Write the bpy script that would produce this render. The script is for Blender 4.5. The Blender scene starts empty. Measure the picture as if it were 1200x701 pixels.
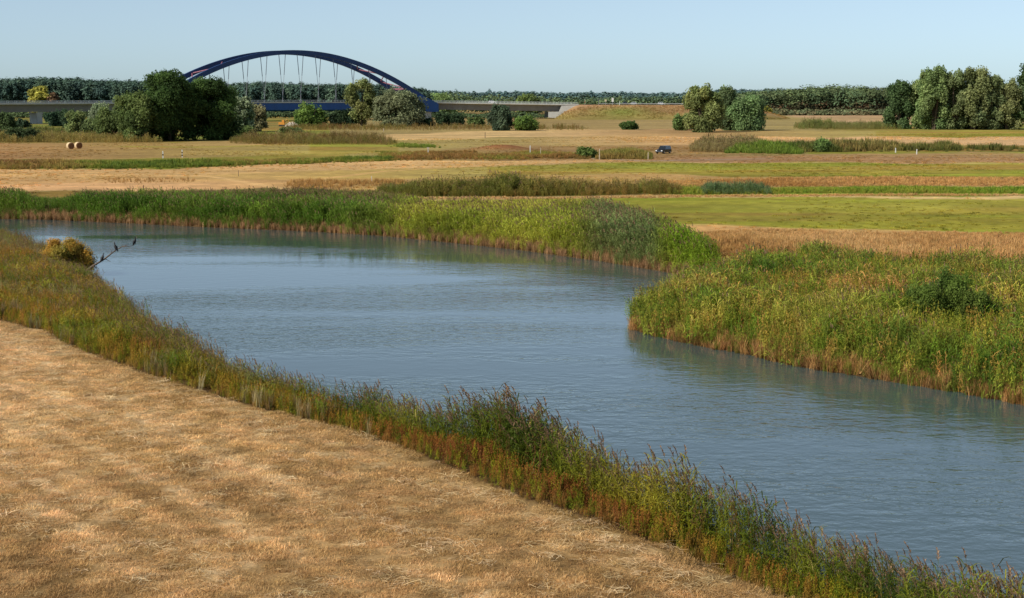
import bpy, math, random
import numpy as np
from mathutils import Vector
RS = np.random.RandomState(7)
random.seed(7)
S = bpy.context.scene
COL = S.collection
F = 1900.0; H = 13.0; V0 = 112.0; CU, CV = 600.0, 350.5      # survey of the photograph: focal length, eye height, horizon
PITCH = math.atan((CV - V0) / F)
SA, CA = math.sin(PITCH), math.cos(PITCH)
ZW = -1.0                                                     # water level

# ------------------------------------------------------------------ survey helpers
def G(u, v, z=0.0):
    dx = (u - CU) / F; dv = (CV - v) / F
    ry = CA + dv * SA; rz = -SA + dv * CA
    t = (z - H) / rz
    return np.array([dx * t, ry * t])
def Gl(lst, z=0.0): return np.array([G(u, v, z) for u, v in lst])
def at(u, v, Y):
    dx = (u - CU) / F; dv = (CV - v) / F
    ry = CA + dv * SA; rz = -SA + dv * CA
    t = Y / ry
    return Vector((dx * t, Y, H + rz * t))
def survey(X, Y, Z=0.0):
    d = Y * CA - (Z - H) * SA
    w = Y * SA + (Z - H) * CA
    d = np.maximum(d, 1.0)
    return CU + F * X / d, CV - F * w / d
def lin(r, g, b, k=0.92):
    f = lambda c: ((c / 255 + 0.055) / 1.055) ** 2.4 if c > 10 else c / 255 / 12.92
    return np.array([f(r) * k, f(g) * k, f(b) * k])

# ------------------------------------------------------------------ numpy noise
def hash2(ix, iy, seed):
    h = (ix.astype(np.int64) * 374761393 + iy.astype(np.int64) * 668265263 + seed * 982451653) & 0x7fffffff
    h = (h ^ (h >> 13)) * 1274126177 & 0x7fffffff
    return ((h ^ (h >> 16)) & 0xffff) / 65535.0
def vnoise(x, y, seed=0):
    x = np.asarray(x, float); y = np.asarray(y, float)
    ix = np.floor(x); iy = np.floor(y); fx = x - ix; fy = y - iy
    fx = fx * fx * (3 - 2 * fx); fy = fy * fy * (3 - 2 * fy)
    a = hash2(ix, iy, seed); b = hash2(ix + 1, iy, seed); c = hash2(ix, iy + 1, seed); d = hash2(ix + 1, iy + 1, seed)
    return (a * (1 - fx) + b * fx) * (1 - fy) + (c * (1 - fx) + d * fx) * fy
def fbm(x, y, seed=0, o=4):
    s = 0; a = .5; n = 0
    for k in range(o):
        s = s + a * vnoise(x * 2 ** k + k * 17.3, y * 2 ** k - k * 9.1, seed + k); n += a; a *= .55
    return s / n
def sstep(a, b, x):
    t = np.clip((x - a) / (b - a), 0, 1); return t * t * (3 - 2 * t)

# ------------------------------------------------------------------ polygons
def inpoly(P, X, Y):
    r = np.zeros(X.shape, bool); n = len(P)
    for i in range(n):
        x1, y1 = P[i]; x2, y2 = P[(i + 1) % n]
        if y1 == y2: continue
        c = (y1 > Y) != (y2 > Y)
        r ^= c & (X < (x2 - x1) * (Y - y1) / (y2 - y1) + x1)
    return r
def dline(P, X, Y, closed=False):
    d = np.full(X.shape, 1e9); n = len(P)
    for i in range(n if closed else n - 1):
        a = P[i]; b = P[(i + 1) % n]; e = b - a; L = e @ e + 1e-9
        t = np.clip(((X - a[0]) * e[0] + (Y - a[1]) * e[1]) / L, 0, 1)
        d = np.minimum(d, np.hypot(X - a[0] - t * e[0], Y - a[1] - t * e[1]))
    return d

near_top = [(-260,256),(-100,262),(0,269),(50,283),(85,300),(105,312),(130,330),(160,349),(200,375),(250,398),(300,420),(350,441),(400,461),(440,473),(480,482),(520,488),(560,489),(600,494),(640,505),(680,521),(720,537),(760,552),(800,564),(850,584),(900,606),(950,624),(1000,639),(1050,652),(1100,665),(1150,679),(1200,692),(1300,722),(1500,800)]
far_wl = [(852,331),(840,326),(815,325),(790,321),(760,316),(700,306),(620,295),(540,286),(450,277),(350,271),(250,267),(150,262),(60,258),(0,257),(-260,252)]
spit_wl = [(738,386),(760,393),(800,402),(840,410),(870,415),(905,424),(940,431),(1000,441),(1050,449),(1100,457),(1150,466),(1200,476),(1300,497),(1500,545)]
inlet = [(742,374),(765,360),(800,348),(835,338)]
NEAR = np.array([G(u, v, float(np.interp(u, [-260, 60, 150, 250, 330, 390, 500, 560, 1500], [.0, .0, .3, .6, .75, .25, .25, .75, .75]))) for u, v in near_top]); FAR = Gl(far_wl, ZW); SPIT = Gl(spit_wl, ZW); INLET = Gl(inlet, ZW)
RIVER = np.vstack([NEAR, SPIT[::-1], INLET, FAR])
field_edge = [(-260,338),(0,377),(50,388),(85,408),(130,425),(180,442),(240,460),(300,478),(350,488),(400,500),(440,513),(480,528),(520,545),(560,562),(600,580),(640,593),(680,605),(720,617),(780,633),(840,655),(890,680),(930,701),(1000,738),(1130,830)]
FEDGE = Gl(field_edge, 0.0)
NFIELD = np.vstack([FEDGE, np.array([[18, -60], [-90, -60], [-110, 60]])])
STRIP = np.vstack([NEAR, FEDGE[::-1]])
far_back = [(880,300),(850,284),(800,268),(765,254),(730,242),(700,237),(600,235),(500,234),(470,227),(440,223),(400,222),(300,223),(200,224),(120,225),(60,224),(30,223),(0,223),(-260,222)]
spit_back = [(1500,312),(1200,299),(1100,293),(1000,289),(950,287),(880,296),(850,303)]
FARBED = np.vstack([FAR[::-1], Gl(far_back, 1.7)])
SPITBED = np.vstack([SPIT, Gl(spit_back, 1.7), INLET[::-1]])

MOUND = G(588, 177)
def gz(X, Y):
    X = np.asarray(X, float); Y = np.asarray(Y, float)
    z = 0.10 * (fbm(X * .05, Y * .05, 3, 3) - .5)
    m = (Y > 15) & (Y < 330)
    if m.any():
        x = X[m]; y = Y[m]
        d = dline(RIVER, x, y, True) + .5 * (vnoise(x * .7, y * .7, 5) - .5)
        ins = inpoly(RIVER, x, y)
        zz = np.where(ins, ZW - .06 - .28 * d, np.minimum(z[m], ZW - .06 + .30 * d))
        z[m] = np.maximum(zz, -3.0)
    e = ((X - MOUND[0]) / 7) ** 2 + ((Y - MOUND[1]) / 12) ** 2
    z = z + 1.5 * np.exp(-e)
    return z

# ------------------------------------------------------------------ materials
def new_mat(name):
    m = bpy.data.materials.new(name); m.use_nodes = True
    nt = m.node_tree; nt.nodes.clear()
    out = nt.nodes.new('ShaderNodeOutputMaterial')
    return m, nt, out
def N(nt, t, **kw):
    n = nt.nodes.new(t)
    for k, v in kw.items():
        if k in n.inputs.keys() if isinstance(k, str) else False: n.inputs[k].default_value = v
        else: setattr(n, k, v)
    return n
def plain(name, col, rough=.6, metal=0.0, spec=.4, noise=.15, scale=2.0, coat=0.0):
    m, nt, out = new_mat(name)
    b = nt.nodes.new('ShaderNodeBsdfPrincipled')
    tc = nt.nodes.new('ShaderNodeTexCoord')
    nz = nt.nodes.new('ShaderNodeTexNoise'); nz.inputs['Scale'].default_value = scale; nz.inputs['Detail'].default_value = 5
    nt.links.new(tc.outputs['Object'], nz.inputs['Vector'])
    mr = nt.nodes.new('ShaderNodeMapRange'); mr.inputs[1].default_value = .3; mr.inputs[2].default_value = .7
    mr.inputs[3].default_value = 1 - noise; mr.inputs[4].default_value = 1 + noise
    nt.links.new(nz.outputs[0], mr.inputs[0])
    mx = nt.nodes.new('ShaderNodeMix'); mx.data_type = 'RGBA'; mx.blend_type = 'MULTIPLY'; mx.inputs[0].default_value = 1
    mx.inputs[6].default_value = (*col, 1); nt.links.new(mr.outputs[0], mx.inputs[7])
    nt.links.new(mx.outputs[2], b.inputs['Base Color'])
    b.inputs['Roughness'].default_value = rough; b.inputs['Metallic'].default_value = metal
    b.inputs['Specular IOR Level'].default_value = spec; b.inputs['Coat Weight'].default_value = coat
    nt.links.new(b.outputs[0], out.inputs[0])
    return m
def foliage(name, instanced, trans=.28, spec=.2, rough=.55):
    m, nt, out = new_mat(name)
    L = nt.links.new
    vc = nt.nodes.new('ShaderNodeAttribute'); vc.attribute_name = 'vc'
    col = vc.outputs['Color']
    if instanced:
        ti = nt.nodes.new('ShaderNodeAttribute'); ti.attribute_type = 'INSTANCER'; ti.attribute_name = 'tint'
        mu = nt.nodes.new('ShaderNodeMix'); mu.data_type = 'RGBA'; mu.blend_type = 'MULTIPLY'; mu.inputs[0].default_value = 1
        L(vc.outputs['Color'], mu.inputs[6]); L(ti.outputs['Color'], mu.inputs[7])
        mx = nt.nodes.new('ShaderNodeMix'); mx.data_type = 'RGBA'
        L(vc.outputs['Alpha'], mx.inputs[0]); L(mu.outputs[2], mx.inputs[6]); L(vc.outputs['Color'], mx.inputs[7])
        col = mx.outputs[2]
    b = nt.nodes.new('ShaderNodeBsdfPrincipled'); b.inputs['Roughness'].default_value = rough
    b.inputs['Specular IOR Level'].default_value = spec
    L(col, b.inputs['Base Color'])
    t = nt.nodes.new('ShaderNodeBsdfTranslucent'); L(col, t.inputs['Color'])
    ms = nt.nodes.new('ShaderNodeMixShader'); ms.inputs[0].default_value = trans
    L(b.outputs[0], ms.inputs[1]); L(t.outputs[0], ms.inputs[2]); L(ms.outputs[0], out.inputs[0])
    return m
MAT_I = foliage('plant_instanced', True)
MAT_L = foliage('leaf', False, .48, .12, .6)
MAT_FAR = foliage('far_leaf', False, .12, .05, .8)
MAT_BARK = plain('bark', (.085, .065, .045), .9, spec=.1, noise=.4, scale=3)

# ------------------------------------------------------------------ mesh collector
class MB:
    def __init__(s): s.v = []; s.f = []; s.c = []
    def add(s, vs, fs, col=None):
        n = len(s.v); s.v += [tuple(map(float, p)) for p in vs]; s.f += [tuple(i + n for i in f) for f in fs]
        if col is not None:
            if np.ndim(col) == 1: s.c += [tuple(col)] * len(vs)
            else: s.c += [tuple(c) for c in col]
    def box(s, c, h, ax=(1, 0), col=None, taper=1.0):
        ax = np.array(ax, float); ax = ax / np.linalg.norm(ax); ay = np.array([-ax[1], ax[0]])
        vs = []
        for sz in (-1, 1):
            k = taper if sz > 0 else 1.0
            for sx, sy in ((-1,-1),(1,-1),(1,1),(-1,1)):
                p = ax * sx * h[0] * k + ay * sy * h[1] * k
                vs.append((c[0] + p[0], c[1] + p[1], c[2] + sz * h[2]))
        s.add(vs, [(3,2,1,0),(4,5,6,7),(0,1,5,4),(1,2,6,5),(2,3,7,6),(3,0,4,7)], col)
    def tube(s, pts, rad, n=6, col=None, cap=True):
        pts = [Vector(p) for p in pts]; rings = []; vs = []; fs = []
        for i, p in enumerate(pts):
            a = pts[max(i - 1, 0)]; b = pts[min(i + 1, len(pts) - 1)]
            t = (b - a).normalized(); ref = Vector((0, 0, 1)) if abs(t.z) < .9 else Vector((1, 0, 0))
            x = t.cross(ref).normalized(); y = t.cross(x).normalized()
            r = rad[i] if hasattr(rad, '__len__') else rad
            for k in range(n):
                q = 2 * math.pi * k / n
                vs.append(p + x * (r * math.cos(q)) + y * (r * math.sin(q)))
        for i in range(len(pts) - 1):
            for k in range(n):
                fs.append((i*n+k, i*n+(k+1)%n, (i+1)*n+(k+1)%n, (i+1)*n+k))
        if cap:
            fs.append(tuple(range(n))[::-1]); fs.append(tuple((len(pts)-1)*n + k for k in range(n)))
        s.add(vs, fs, col)
    def sweep(s, path, prof, caps=True):
        """path: list of (x,y,z); prof: closed list of (offset to the near side, height)"""
        P = np.array(path, float); n = len(prof); vs = []; fs = []
        for i in range(len(P)):
            t = P[min(i+1, len(P)-1)] - P[max(i-1, 0)]; t = t[:2] / np.linalg.norm(t[:2]); nn = np.array([t[1], -t[0]])
            for o, z in prof: vs.append((P[i,0] + nn[0]*o, P[i,1] + nn[1]*o, P[i,2] + z))
        for i in range(len(P)-1):
            for k in range(n): fs.append((i*n+k, (i+1)*n+k, (i+1)*n+(k+1)%n, i*n+(k+1)%n))
        if caps: fs.append(tuple(range(n))); fs.append(tuple((len(P)-1)*n+k for k in range(n))[::-1])
        s.add(vs, fs)
    def mesh(s, name, mat, smooth=False):
        me = bpy.data.meshes.new(name); me.from_pydata(s.v, [], s.f)
        if s.c:
            a = me.color_attributes.new('vc', 'FLOAT_COLOR', 'POINT')
            a.data.foreach_set('color', np.array(s.c, np.float32).ravel())
        me.materials.append(mat)
        if smooth: me.polygons.foreach_set('use_smooth', [True] * len(me.polygons))
        return me
    def build(s, name, mat, parent=None, loc=(0, 0, 0), smooth=False):
        o = bpy.data.objects.new(name, s.mesh(name, mat, smooth)); COL.objects.link(o)
        o.location = loc
        if parent: o.parent = parent
        return o
def np_mesh(name, V, Fq, C, mat):
    """quads from arrays"""
    me = bpy.data.meshes.new(name)
    me.vertices.add(len(V)); me.vertices.foreach_set('co', np.asarray(V, np.float32).ravel())
    nf = len(Fq); k = Fq.shape[1]
    me.loops.add(nf * k); me.loops.foreach_set('vertex_index', Fq.astype(np.int32).ravel())
    me.polygons.add(nf); me.polygons.foreach_set('loop_start', np.arange(0, nf * k, k, dtype=np.int32))
    me.update(calc_edges=True)
    if C is not None:
        a = me.color_attributes.new('vc', 'FLOAT_COLOR', 'POINT')
        C = np.asarray(C, np.float32)
        if C.shape[1] == 3: C = np.hstack([C, np.ones((len(C), 1), np.float32)])
        a.data.foreach_set('color', C.ravel())
    me.materials.append(mat)
    return me
def tag(o, label=None, cat=None, group=None, kind=None):
    if label: o['label'] = label
    if cat: o['category'] = cat
    if group: o['group'] = group
    if kind: o['kind'] = kind
    return o
def empty(name, loc, rz=0.0):
    o = bpy.data.objects.new(name, None); COL.objects.link(o); o.location = loc; o.rotation_euler = (0, 0, rz)
    o.empty_display_size = .3
    return o
def copy_tree(o, parent=None):
    c = o.copy(); COL.objects.link(c)
    if parent: c.parent = parent
    for ch in list(o.children): copy_tree(ch, c)
    return c

# ------------------------------------------------------------------ ground
US = np.array([0, 200, 400, 600, 800, 1000, 1200.])
BND = [[119,119,119,119,119,146,145.5],
       [168,167,160,152,152,153,153],
       [178,176,166,161,160,161,161],
       [187,186,180,170,171,170,170],
       [200,199,189,187,184,180,180],
       [208,209,199,193,190,191,191.5],
       [216,216,210,207,206,207,207],
       [226,224,222,222,218,217,217],
       [240,236,233,231,229,227.5,227],
       [243,239,236,234,231.5,230,229.5],
       [270,268,266,262,264,268,274],
       [330,330,330,330,330,330,330]]
ZC = [ # colours seen at u = 0,200,400,600,800,1000,1200
 [(112,108,62),(110,112,58),(134,120,68),(140,118,66),(170,140,100),(184,148,110),(178,146,104)],
 [(112,108,62),(110,112,58),(134,120,68),(140,118,66),(150,128,78),(140,128,72),(128,124,62)],
 [(158,118,70),(156,126,66),(196,160,104),(206,172,116),(176,132,86),(158,142,72),(152,142,62)],
 [(152,110,64),(150,124,62),(150,138,64),(152,132,76),(206,162,108),(206,164,114),(204,164,116)],
 [(120,116,52),(124,120,48),(146,132,62),(136,106,60),(140,104,60),(110,108,50),(118,112,56)],
 [(208,162,106),(206,160,104),(210,166,108),(204,164,106),(152,112,76),(156,116,74),(160,122,80)],
 [(202,156,98),(204,158,98),(178,148,74),(150,138,62),(146,142,56),(142,144,52),(148,142,54)],
 [(212,162,110),(210,162,110),(186,144,80),(172,142,72),(190,148,86),(198,152,90),(200,156,98)],
 [(96,104,44),(120,104,54),(126,108,54),(96,96,44),(104,116,40),(120,134,38),(128,138,42)],
 [(120,110,50),(200,160,100),(212,176,118),(216,180,124),(214,174,114),(216,180,124),(216,182,128)],
 [(120,120,50),(120,120,50),(136,136,52),(144,140,52),(144,142,50),(146,142,52),(150,140,54)],
 [(110,96,52),(110,96,52),(150,116,66),(180,136,80),(196,150,88),(206,158,96),(208,160,98)],
 [(84,72,40)]*7]
ZC = np.array([[lin(*c) for c in row] for row in ZC])
def interp_u(vals, u):
    return np.interp(u, US, vals)
def field_colour(X, Y):
    """straw of the mown field in the foreground"""
    dx, dy = 35/61., -50/61.
    a = X * dx + Y * dy; b = -X * dy + Y * dx
    w = 1.5 * (fbm(X * .15, Y * .15, 40, 3) - .5)
    n1 = fbm(a * .03, (b + 1.6*w) * .42, 11, 5); n5 = fbm(a * .06, b * 1.1, 14, 3)
    n2 = fbm(X * .16 + 3, Y * .10, 23, 5)
    n4 = fbm(X * .55, Y * .42, 67, 4)
    n3 = fbm(X * 1.5, Y * 1.1, 31, 3)
    swath = .5 + .5 * np.sin((b + 2.0 * w) * 2 * math.pi / 3.3)
    u, v = survey(X, Y)
    t = np.clip(.64 + .34 * (n1 - .5) + .80 * (n5 - .5) + .10 * (n2 - .5) + .14 * (n4 - .5) + .72 * (n3 - .5) - .30 * sstep(480, 720, v) + .10 * sstep(470, 360, v), 0, 1)
    st = np.array([0, .22, .42, .62, .82, 1.0])
    cs = np.array([lin(132,103,64), lin(152,120,77), lin(172,138,92), lin(190,156,110), lin(206,174,130), lin(222,195,154)])
    C = np.stack([np.interp(t, st, cs[:, i]) for i in range(3)], -1)
    g = sstep(.56, .72, fbm(X * .12 + 50, Y * .14, 77, 4))[..., None]
    C = C * (1 - .12 * g) + .12 * g * lin(160, 134, 74) * (.6 + .8 * t[..., None])
    d = dline(FEDGE, X, Y)
    e = np.exp(-d / 1.2)[..., None]
    return (C * (1 - .45 * e) + .45 * e * lin(116, 94, 46)) * np.array([1.0, 1.035, 1.09])
def ground_colour(X, Y):
    shp = X.shape; X = X.ravel(); Y = Y.ravel()
    u, v = survey(X, np.maximum(Y, 12.0))
    dpx = np.maximum(v - V0, .5)
    vv = v + dpx * .05 * (fbm(X * .05, Y * .02, 51, 4) - .5) * 2 + .8 * (vnoise(X * .35, Y * .12, 8) - .5)
    C = np.zeros((len(X), 3))
    prev = None
    uu = np.clip(u, -200, 1400)
    for i in range(len(ZC)):
        c = np.stack([interp_u(ZC[i][:, k], uu) for k in range(3)], -1)
        if i == 0: C = c; continue
        b = interp_u(BND[i-1], uu)
        hw_ = np.clip(.012 * (b - V0), .35, 1.6); w = sstep(b - hw_, b + hw_, vv)[:, None]
        C = C * (1 - w) + c * w
    # streaks, patches
    n = fbm(X * .02, Y * .035, 61, 5); n2 = fbm(X * .12, Y * .12, 62, 4)
    # greener and browner drifts within the meadows
    gm = sstep(.48, .66, fbm(X * .013 + 9, Y * .03, 63, 4))[:, None]
    br = sstep(.5, .68, fbm(X * .02 + 40, Y * .05, 64, 4))[:, None]
    green = (C[:, 1:2] > C[:, 0:1] * .80)
    C = np.where(green, C * (1 - .5 * br) + .5 * br * lin(164, 122, 66), C); br2 = sstep(.46, .6, fbm(X * .008 + 4, Y * .11, 65, 4))[:, None]; C = np.where(green, C * (1 - .38 * br2) + .38 * br2 * lin(158, 128, 70), C)
    C = np.where(green, C * (1 - .35 * gm) + .4 * gm * lin(122, 146, 44), C)
    C = np.where(~green, C * (1 - .28 * gm) + .28 * gm * lin(150, 130, 66), C)
    n6 = fbm(X * .014, Y * .22, 68, 4); n7 = fbm(X * .5, Y * .3, 69, 3)
    C = C * (.72 + .56 * n)[:, None] * (.85 + .3 * n2)[:, None] * (.68 + .64 * n6)[:, None] * (.78 + .44 * n7)[:, None] * 1.02
    C = np.where(green, C, C * .86 + .14 * lin(214, 188, 148))
    # wheel tracks and paths
    for pl, wd, cc in (([(150,204),(215,206),(250,207),(272,211),(300,216),(335,222)], .9, (222,182,124)),
                       ([(-200,214),(60,214),(250,214),(330,215),(450,201),(600,192),(700,189)], .9, (214,170,112)),
                       ([(770,190),(900,190.5),(1000,191),(1200,192),(1500,193)], .7, (226,190,138)),
                       ([(650,182.3),(674,183),(700,186),(760,189),(800,187.5),(900,186)], 1.3, (150,138,124)),
                       ([(150,172),(230,172.5),(300,171)], 3.0, (150,150,48)),
                       ([(840,176.2),(930,179.3),(1200,180.2)], 1.6, (120,128,46))):
        P = Gl(pl); d = dline(P, X, Y)
        wgt = (.75 * np.exp(-(d / wd) ** 2))[:, None]
        C = C * (1 - wgt) + wgt * lin(*cc)
    e = np.exp(-(((X - MOUND[0]) / 8) ** 2 + ((Y - MOUND[1]) / 11) ** 2) ** 2)[:, None]
    C = C * (1 - .8 * e) + .8 * e * lin(140, 88, 56)
    # beds and banks
    mud = lin(96, 74, 48)
    m = (Y < 330) & (Y > 10)
    xm, ym = X[m], Y[m]
    inb = inpoly(FARBED, xm, ym) | inpoly(SPITBED, xm, ym) | inpoly(STRIP, xm, ym) | inpoly(RIVER, xm, ym)
    cm = C[m]; cm[inb] = mud * (.6 + .6 * fbm(xm * .8, ym * .8, 12, 3))[inb][:, None]
    innf = inpoly(NFIELD, xm, ym)
    cm[innf] = field_colour(xm[innf], ym[innf])
    C[m] = cm
    b = Y <= 10
    if b.any(): C[b] = field_colour(X[b], Y[b])
    return C.reshape(shp + (3,))
ys = [-60, -30, 0, 15]
y = 26.0
while y < 900: ys.append(y); y *= 1.0065
while y < 16000: ys.append(y); y *= 1.05
ys = np.array(ys)
cols = np.linspace(-1, 1, 440)
cols = np.sign(cols) * np.where(np.abs(cols) < .8, np.abs(cols) * .48, .384 + (np.abs(cols) - .8) * 4.0)
YY, CC = np.meshgrid(ys, cols, indexing='ij')
XX = CC * np.maximum(YY, 40) + np.sign(CC) * np.where(np.abs(CC) > .384, 40, 0)
ZZ = gz(XX.ravel(), YY.ravel()).reshape(XX.shape)
nr, nc = XX.shape
V = np.stack([XX, YY, ZZ], -1).reshape(-1, 3)
I = np.arange(nr * nc).reshape(nr, nc)
FQ = np.stack([I[:-1, :-1], I[:-1, 1:], I[1:, 1:], I[1:, :-1]], -1).reshape(-1, 4)
m, nt, out = new_mat('meadow_ground'); L = nt.links.new
vc = N(nt, 'ShaderNodeAttribute'); vc.attribute_name = 'vc'
geo = N(nt, 'ShaderNodeNewGeometry')
def nz(scale, detail, vec=(1, 1, 1)):
    mp = nt.nodes.new('ShaderNodeMapping'); mp.inputs['Scale'].default_value = vec
    L(geo.outputs['Position'], mp.inputs[0])
    n = nt.nodes.new('ShaderNodeTexNoise'); n.inputs['Scale'].default_value = scale; n.inputs['Detail'].default_value = detail
    n.inputs['Roughness'].default_value = .65
    L(mp.outputs[0], n.inputs['Vector']); return n
n1 = nz(.6, 6); n2 = nz(7.0, 5); n3 = nz(.09, 6, (1, 1.6, 1))
def rng(n, lo, hi):
    r = nt.nodes.new('ShaderNodeMapRange'); r.inputs[1].default_value = .28; r.inputs[2].default_value = .72
    r.inputs[3].default_value = lo; r.inputs[4].default_value = hi; L(n.outputs[0], r.inputs[0]); return r
def mul(a, b):
    x = nt.nodes.new('ShaderNodeMix'); x.data_type = 'RGBA'; x.blend_type = 'MULTIPLY'; x.inputs[0].default_value = 1
    L(a, x.inputs[6]); L(b, x.inputs[7]); return x.outputs[2]
c = mul(vc.outputs['Color'], rng(n1, .72, 1.28).outputs[0]); c = mul(c, rng(n2, .7, 1.3).outputs[0]); c = mul(c, rng(n3, .8, 1.2).outputs[0])
b = nt.nodes.new('ShaderNodeBsdfPrincipled'); b.inputs['Roughness'].default_value = .95; b.inputs['Specular IOR Level'].default_value = .05
L(c, b.inputs['Base Color'])
bp = nt.nodes.new('ShaderNodeBump'); bp.inputs['Strength'].default_value = .6; bp.inputs['Distance'].default_value = .08
L(n2.outputs[0], bp.inputs['Height']); L(bp.outputs[0], b.inputs['Normal']); L(b.outputs[0], out.inputs[0])
MAT_G = m
ground = bpy.data.objects.new('ground', np_mesh('ground', V, FQ, ground_colour(XX, YY).reshape(-1, 3), MAT_G)); COL.objects.link(ground)
ground.data.polygons.foreach_set('use_smooth', [True] * len(ground.data.polygons))
tag(ground, 'flat river meadows with mown straw field and green grass strips', 'ground', kind='structure')

# ------------------------------------------------------------------ water
m, nt, out = new_mat('river_water'); L = nt.links.new
geo = N(nt, 'ShaderNodeNewGeometry')
b = nt.nodes.new('ShaderNodeBsdfPrincipled')
b.inputs['IOR'].default_value = 1.95; b.inputs['Roughness'].default_value = .05; b.inputs['Specular IOR Level'].default_value = .5
b.inputs['Base Color'].default_value = (.056, .092, .092, 1)
nt.nodes.remove(nt.nodes.get('x')) if nt.nodes.get('x') else None
def wn(scale, detail, vec, rot=0.0, dist=0.0):
    mp = nt.nodes.new('ShaderNodeMapping'); mp.inputs['Scale'].default_value = vec; mp.inputs['Rotation'].default_value = (0, 0, rot)
    L(geo.outputs['Position'], mp.inputs[0])
    n = nt.nodes.new('ShaderNodeTexNoise'); n.inputs['Scale'].default_value = scale; n.inputs['Detail'].default_value = detail
    n.inputs['Distortion'].default_value = dist
    L(mp.outputs[0], n.inputs['Vector']); return n
w1 = wn(2.3, 3, (.75, 1.0, 1), .2, .3); w2 = wn(.9, 2, (.7, 1.0, 1), -.15, .2); w3 = wn(.035, 4, (.45, 1.6, 1), .1, .6); w4 = wn(5.5, 2, (.8, 1, 1), .4)
def math_(op, a, bb):
    n = nt.nodes.new('ShaderNodeMath'); n.operation = op
    for i, q in enumerate((a, bb)):
        if isinstance(q, (int, float)): n.inputs[i].default_value = q
        else: L(q, n.inputs[i])
    return n.outputs[0]
hh = math_('ADD', math_('MULTIPLY', w1.outputs[0], 1.0), math_('ADD', math_('MULTIPLY', w2.outputs[0], 1.5), math_('MULTIPLY', w4.outputs[0], .30)))
cat = nt.nodes.new('ShaderNodeMapRange'); cat.inputs[1].default_value = .42; cat.inputs[2].default_value = .60; cat.inputs[3].default_value = .03; cat.inputs[4].default_value = .36
L(w3.outputs[0], cat.inputs[0])
bp = nt.nodes.new('ShaderNodeBump'); bp.inputs['Distance'].default_value = .12
L(cat.outputs[0], bp.inputs['Strength']); L(hh, bp.inputs['Height']); L(bp.outputs[0], b.inputs['Normal']); L(b.outputs[0], out.inputs[0])
xs = np.linspace(-160, 80, 41); yw = np.linspace(24, 330, 41)
A, B = np.meshgrid(xs, yw, indexing='ij'); I = np.arange(A.size).reshape(A.shape)
FQ = np.stack([I[:-1, :-1], I[1:, :-1], I[1:, 1:], I[:-1, 1:]], -1).reshape(-1, 4)
water = bpy.data.objects.new('river_water', np_mesh('river_water', np.stack([A, B, np.full(A.shape, ZW)], -1).reshape(-1, 3), FQ, None, m)); COL.objects.link(water)
tag(water, 'calm slate blue river with fine wind ripples', 'water', kind='structure')

# ------------------------------------------------------------------ plant variants (sources for the ground cover)
class PB(MB):
    def ribbon(s, pts, wid, side, c0, c1, alpha=0.0):
        n = len(pts); vs = []; cs = []; fs = []
        for i, p in enumerate(pts):
            w = wid[i] * .5; t = i / (n - 1); c = c0 * (1 - t) + c1 * t
            vs += [p - side * w, p + side * w]; cs += [(*c, alpha)] * 2
        for i in range(n - 1): fs.append((2*i, 2*i+1, 2*i+3, 2*i+2))
        s.add(vs, fs, cs)
R = random.Random(3)
def v3(*a): return np.array(a, float)
def reed(pb, base, h, plume=True, wind=(-1, .15), wide=1.0, nl=9, pcol=(.25, .155, .085)):
    wa = math.atan2(wind[1], wind[0])
    lean = R.uniform(.04, .20) * h; la = wa + R.uniform(-.9, .9)
    ld = v3(math.cos(la), math.sin(la), 0)
    P = lambda t: base + v3(0, 0, 1) * (h * t * (1 - .03 * t)) + ld * (lean * t ** 2.2)
    yaw = R.uniform(0, math.pi); side = v3(math.cos(yaw), math.sin(yaw), 0)
    one = v3(1, 1, 1)
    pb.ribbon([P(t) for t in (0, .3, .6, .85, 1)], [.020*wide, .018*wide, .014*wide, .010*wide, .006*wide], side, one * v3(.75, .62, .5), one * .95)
    for k in range(nl):
        t = .16 + .78 * (k + R.random() * .6) / nl
        a = wa + R.gauss(0, 1.05) if R.random() < .7 else R.uniform(0, 6.28)
        d = v3(math.cos(a), math.sin(a), 0); ln = R.uniform(.30, .55) * (1 - .25 * abs(t - .6))
        up = R.uniform(.5, 1.25); p = P(t); sd = v3(-d[1], d[0], R.uniform(-.4, .4))
        q = [p, p + d * ln * .4 + v3(0, 0, up * ln * .42), p + d * ln * .78 + v3(0, 0, up * ln * .55), p + d * ln * 1.08 + v3(0, 0, up * ln * R.uniform(.25, .5))]
        sh = R.uniform(.65, 1.3); cc = v3(sh * R.uniform(.92, 1.1), sh, sh * R.uniform(.8, 1.05))
        if t < .3 and R.random() < .5: cc = cc * v3(1.28, 1.04, .85)
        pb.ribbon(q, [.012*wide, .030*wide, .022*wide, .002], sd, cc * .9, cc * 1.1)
    if plume:
        p0 = P(.97); pl = R.uniform(.24, .36)
        for k in range(16):
            t = k / 16; a = wa + R.gauss(0, .8); d = v3(math.cos(a), math.sin(a), 0)
            s0 = p0 + ld * lean * .25 * t + v3(0, 0, pl * t * .9) + v3(math.cos(wa), math.sin(wa), 0) * (.10 * t * t)
            ln = pl * (.55 - .33 * t)
            e = s0 + d * ln * R.uniform(.3, .6) + v3(0, 0, ln * R.uniform(.2, .7))
            c = v3(*pcol) * R.uniform(.65, 1.5)
            sd = v3(-d[1], d[0], 0)
            pb.ribbon([s0, (s0 + e) / 2 + v3(0, 0, .02), e], [.014*wide, .030*wide, .008*wide], sd, c, c * 1.15, 1.0)
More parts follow.
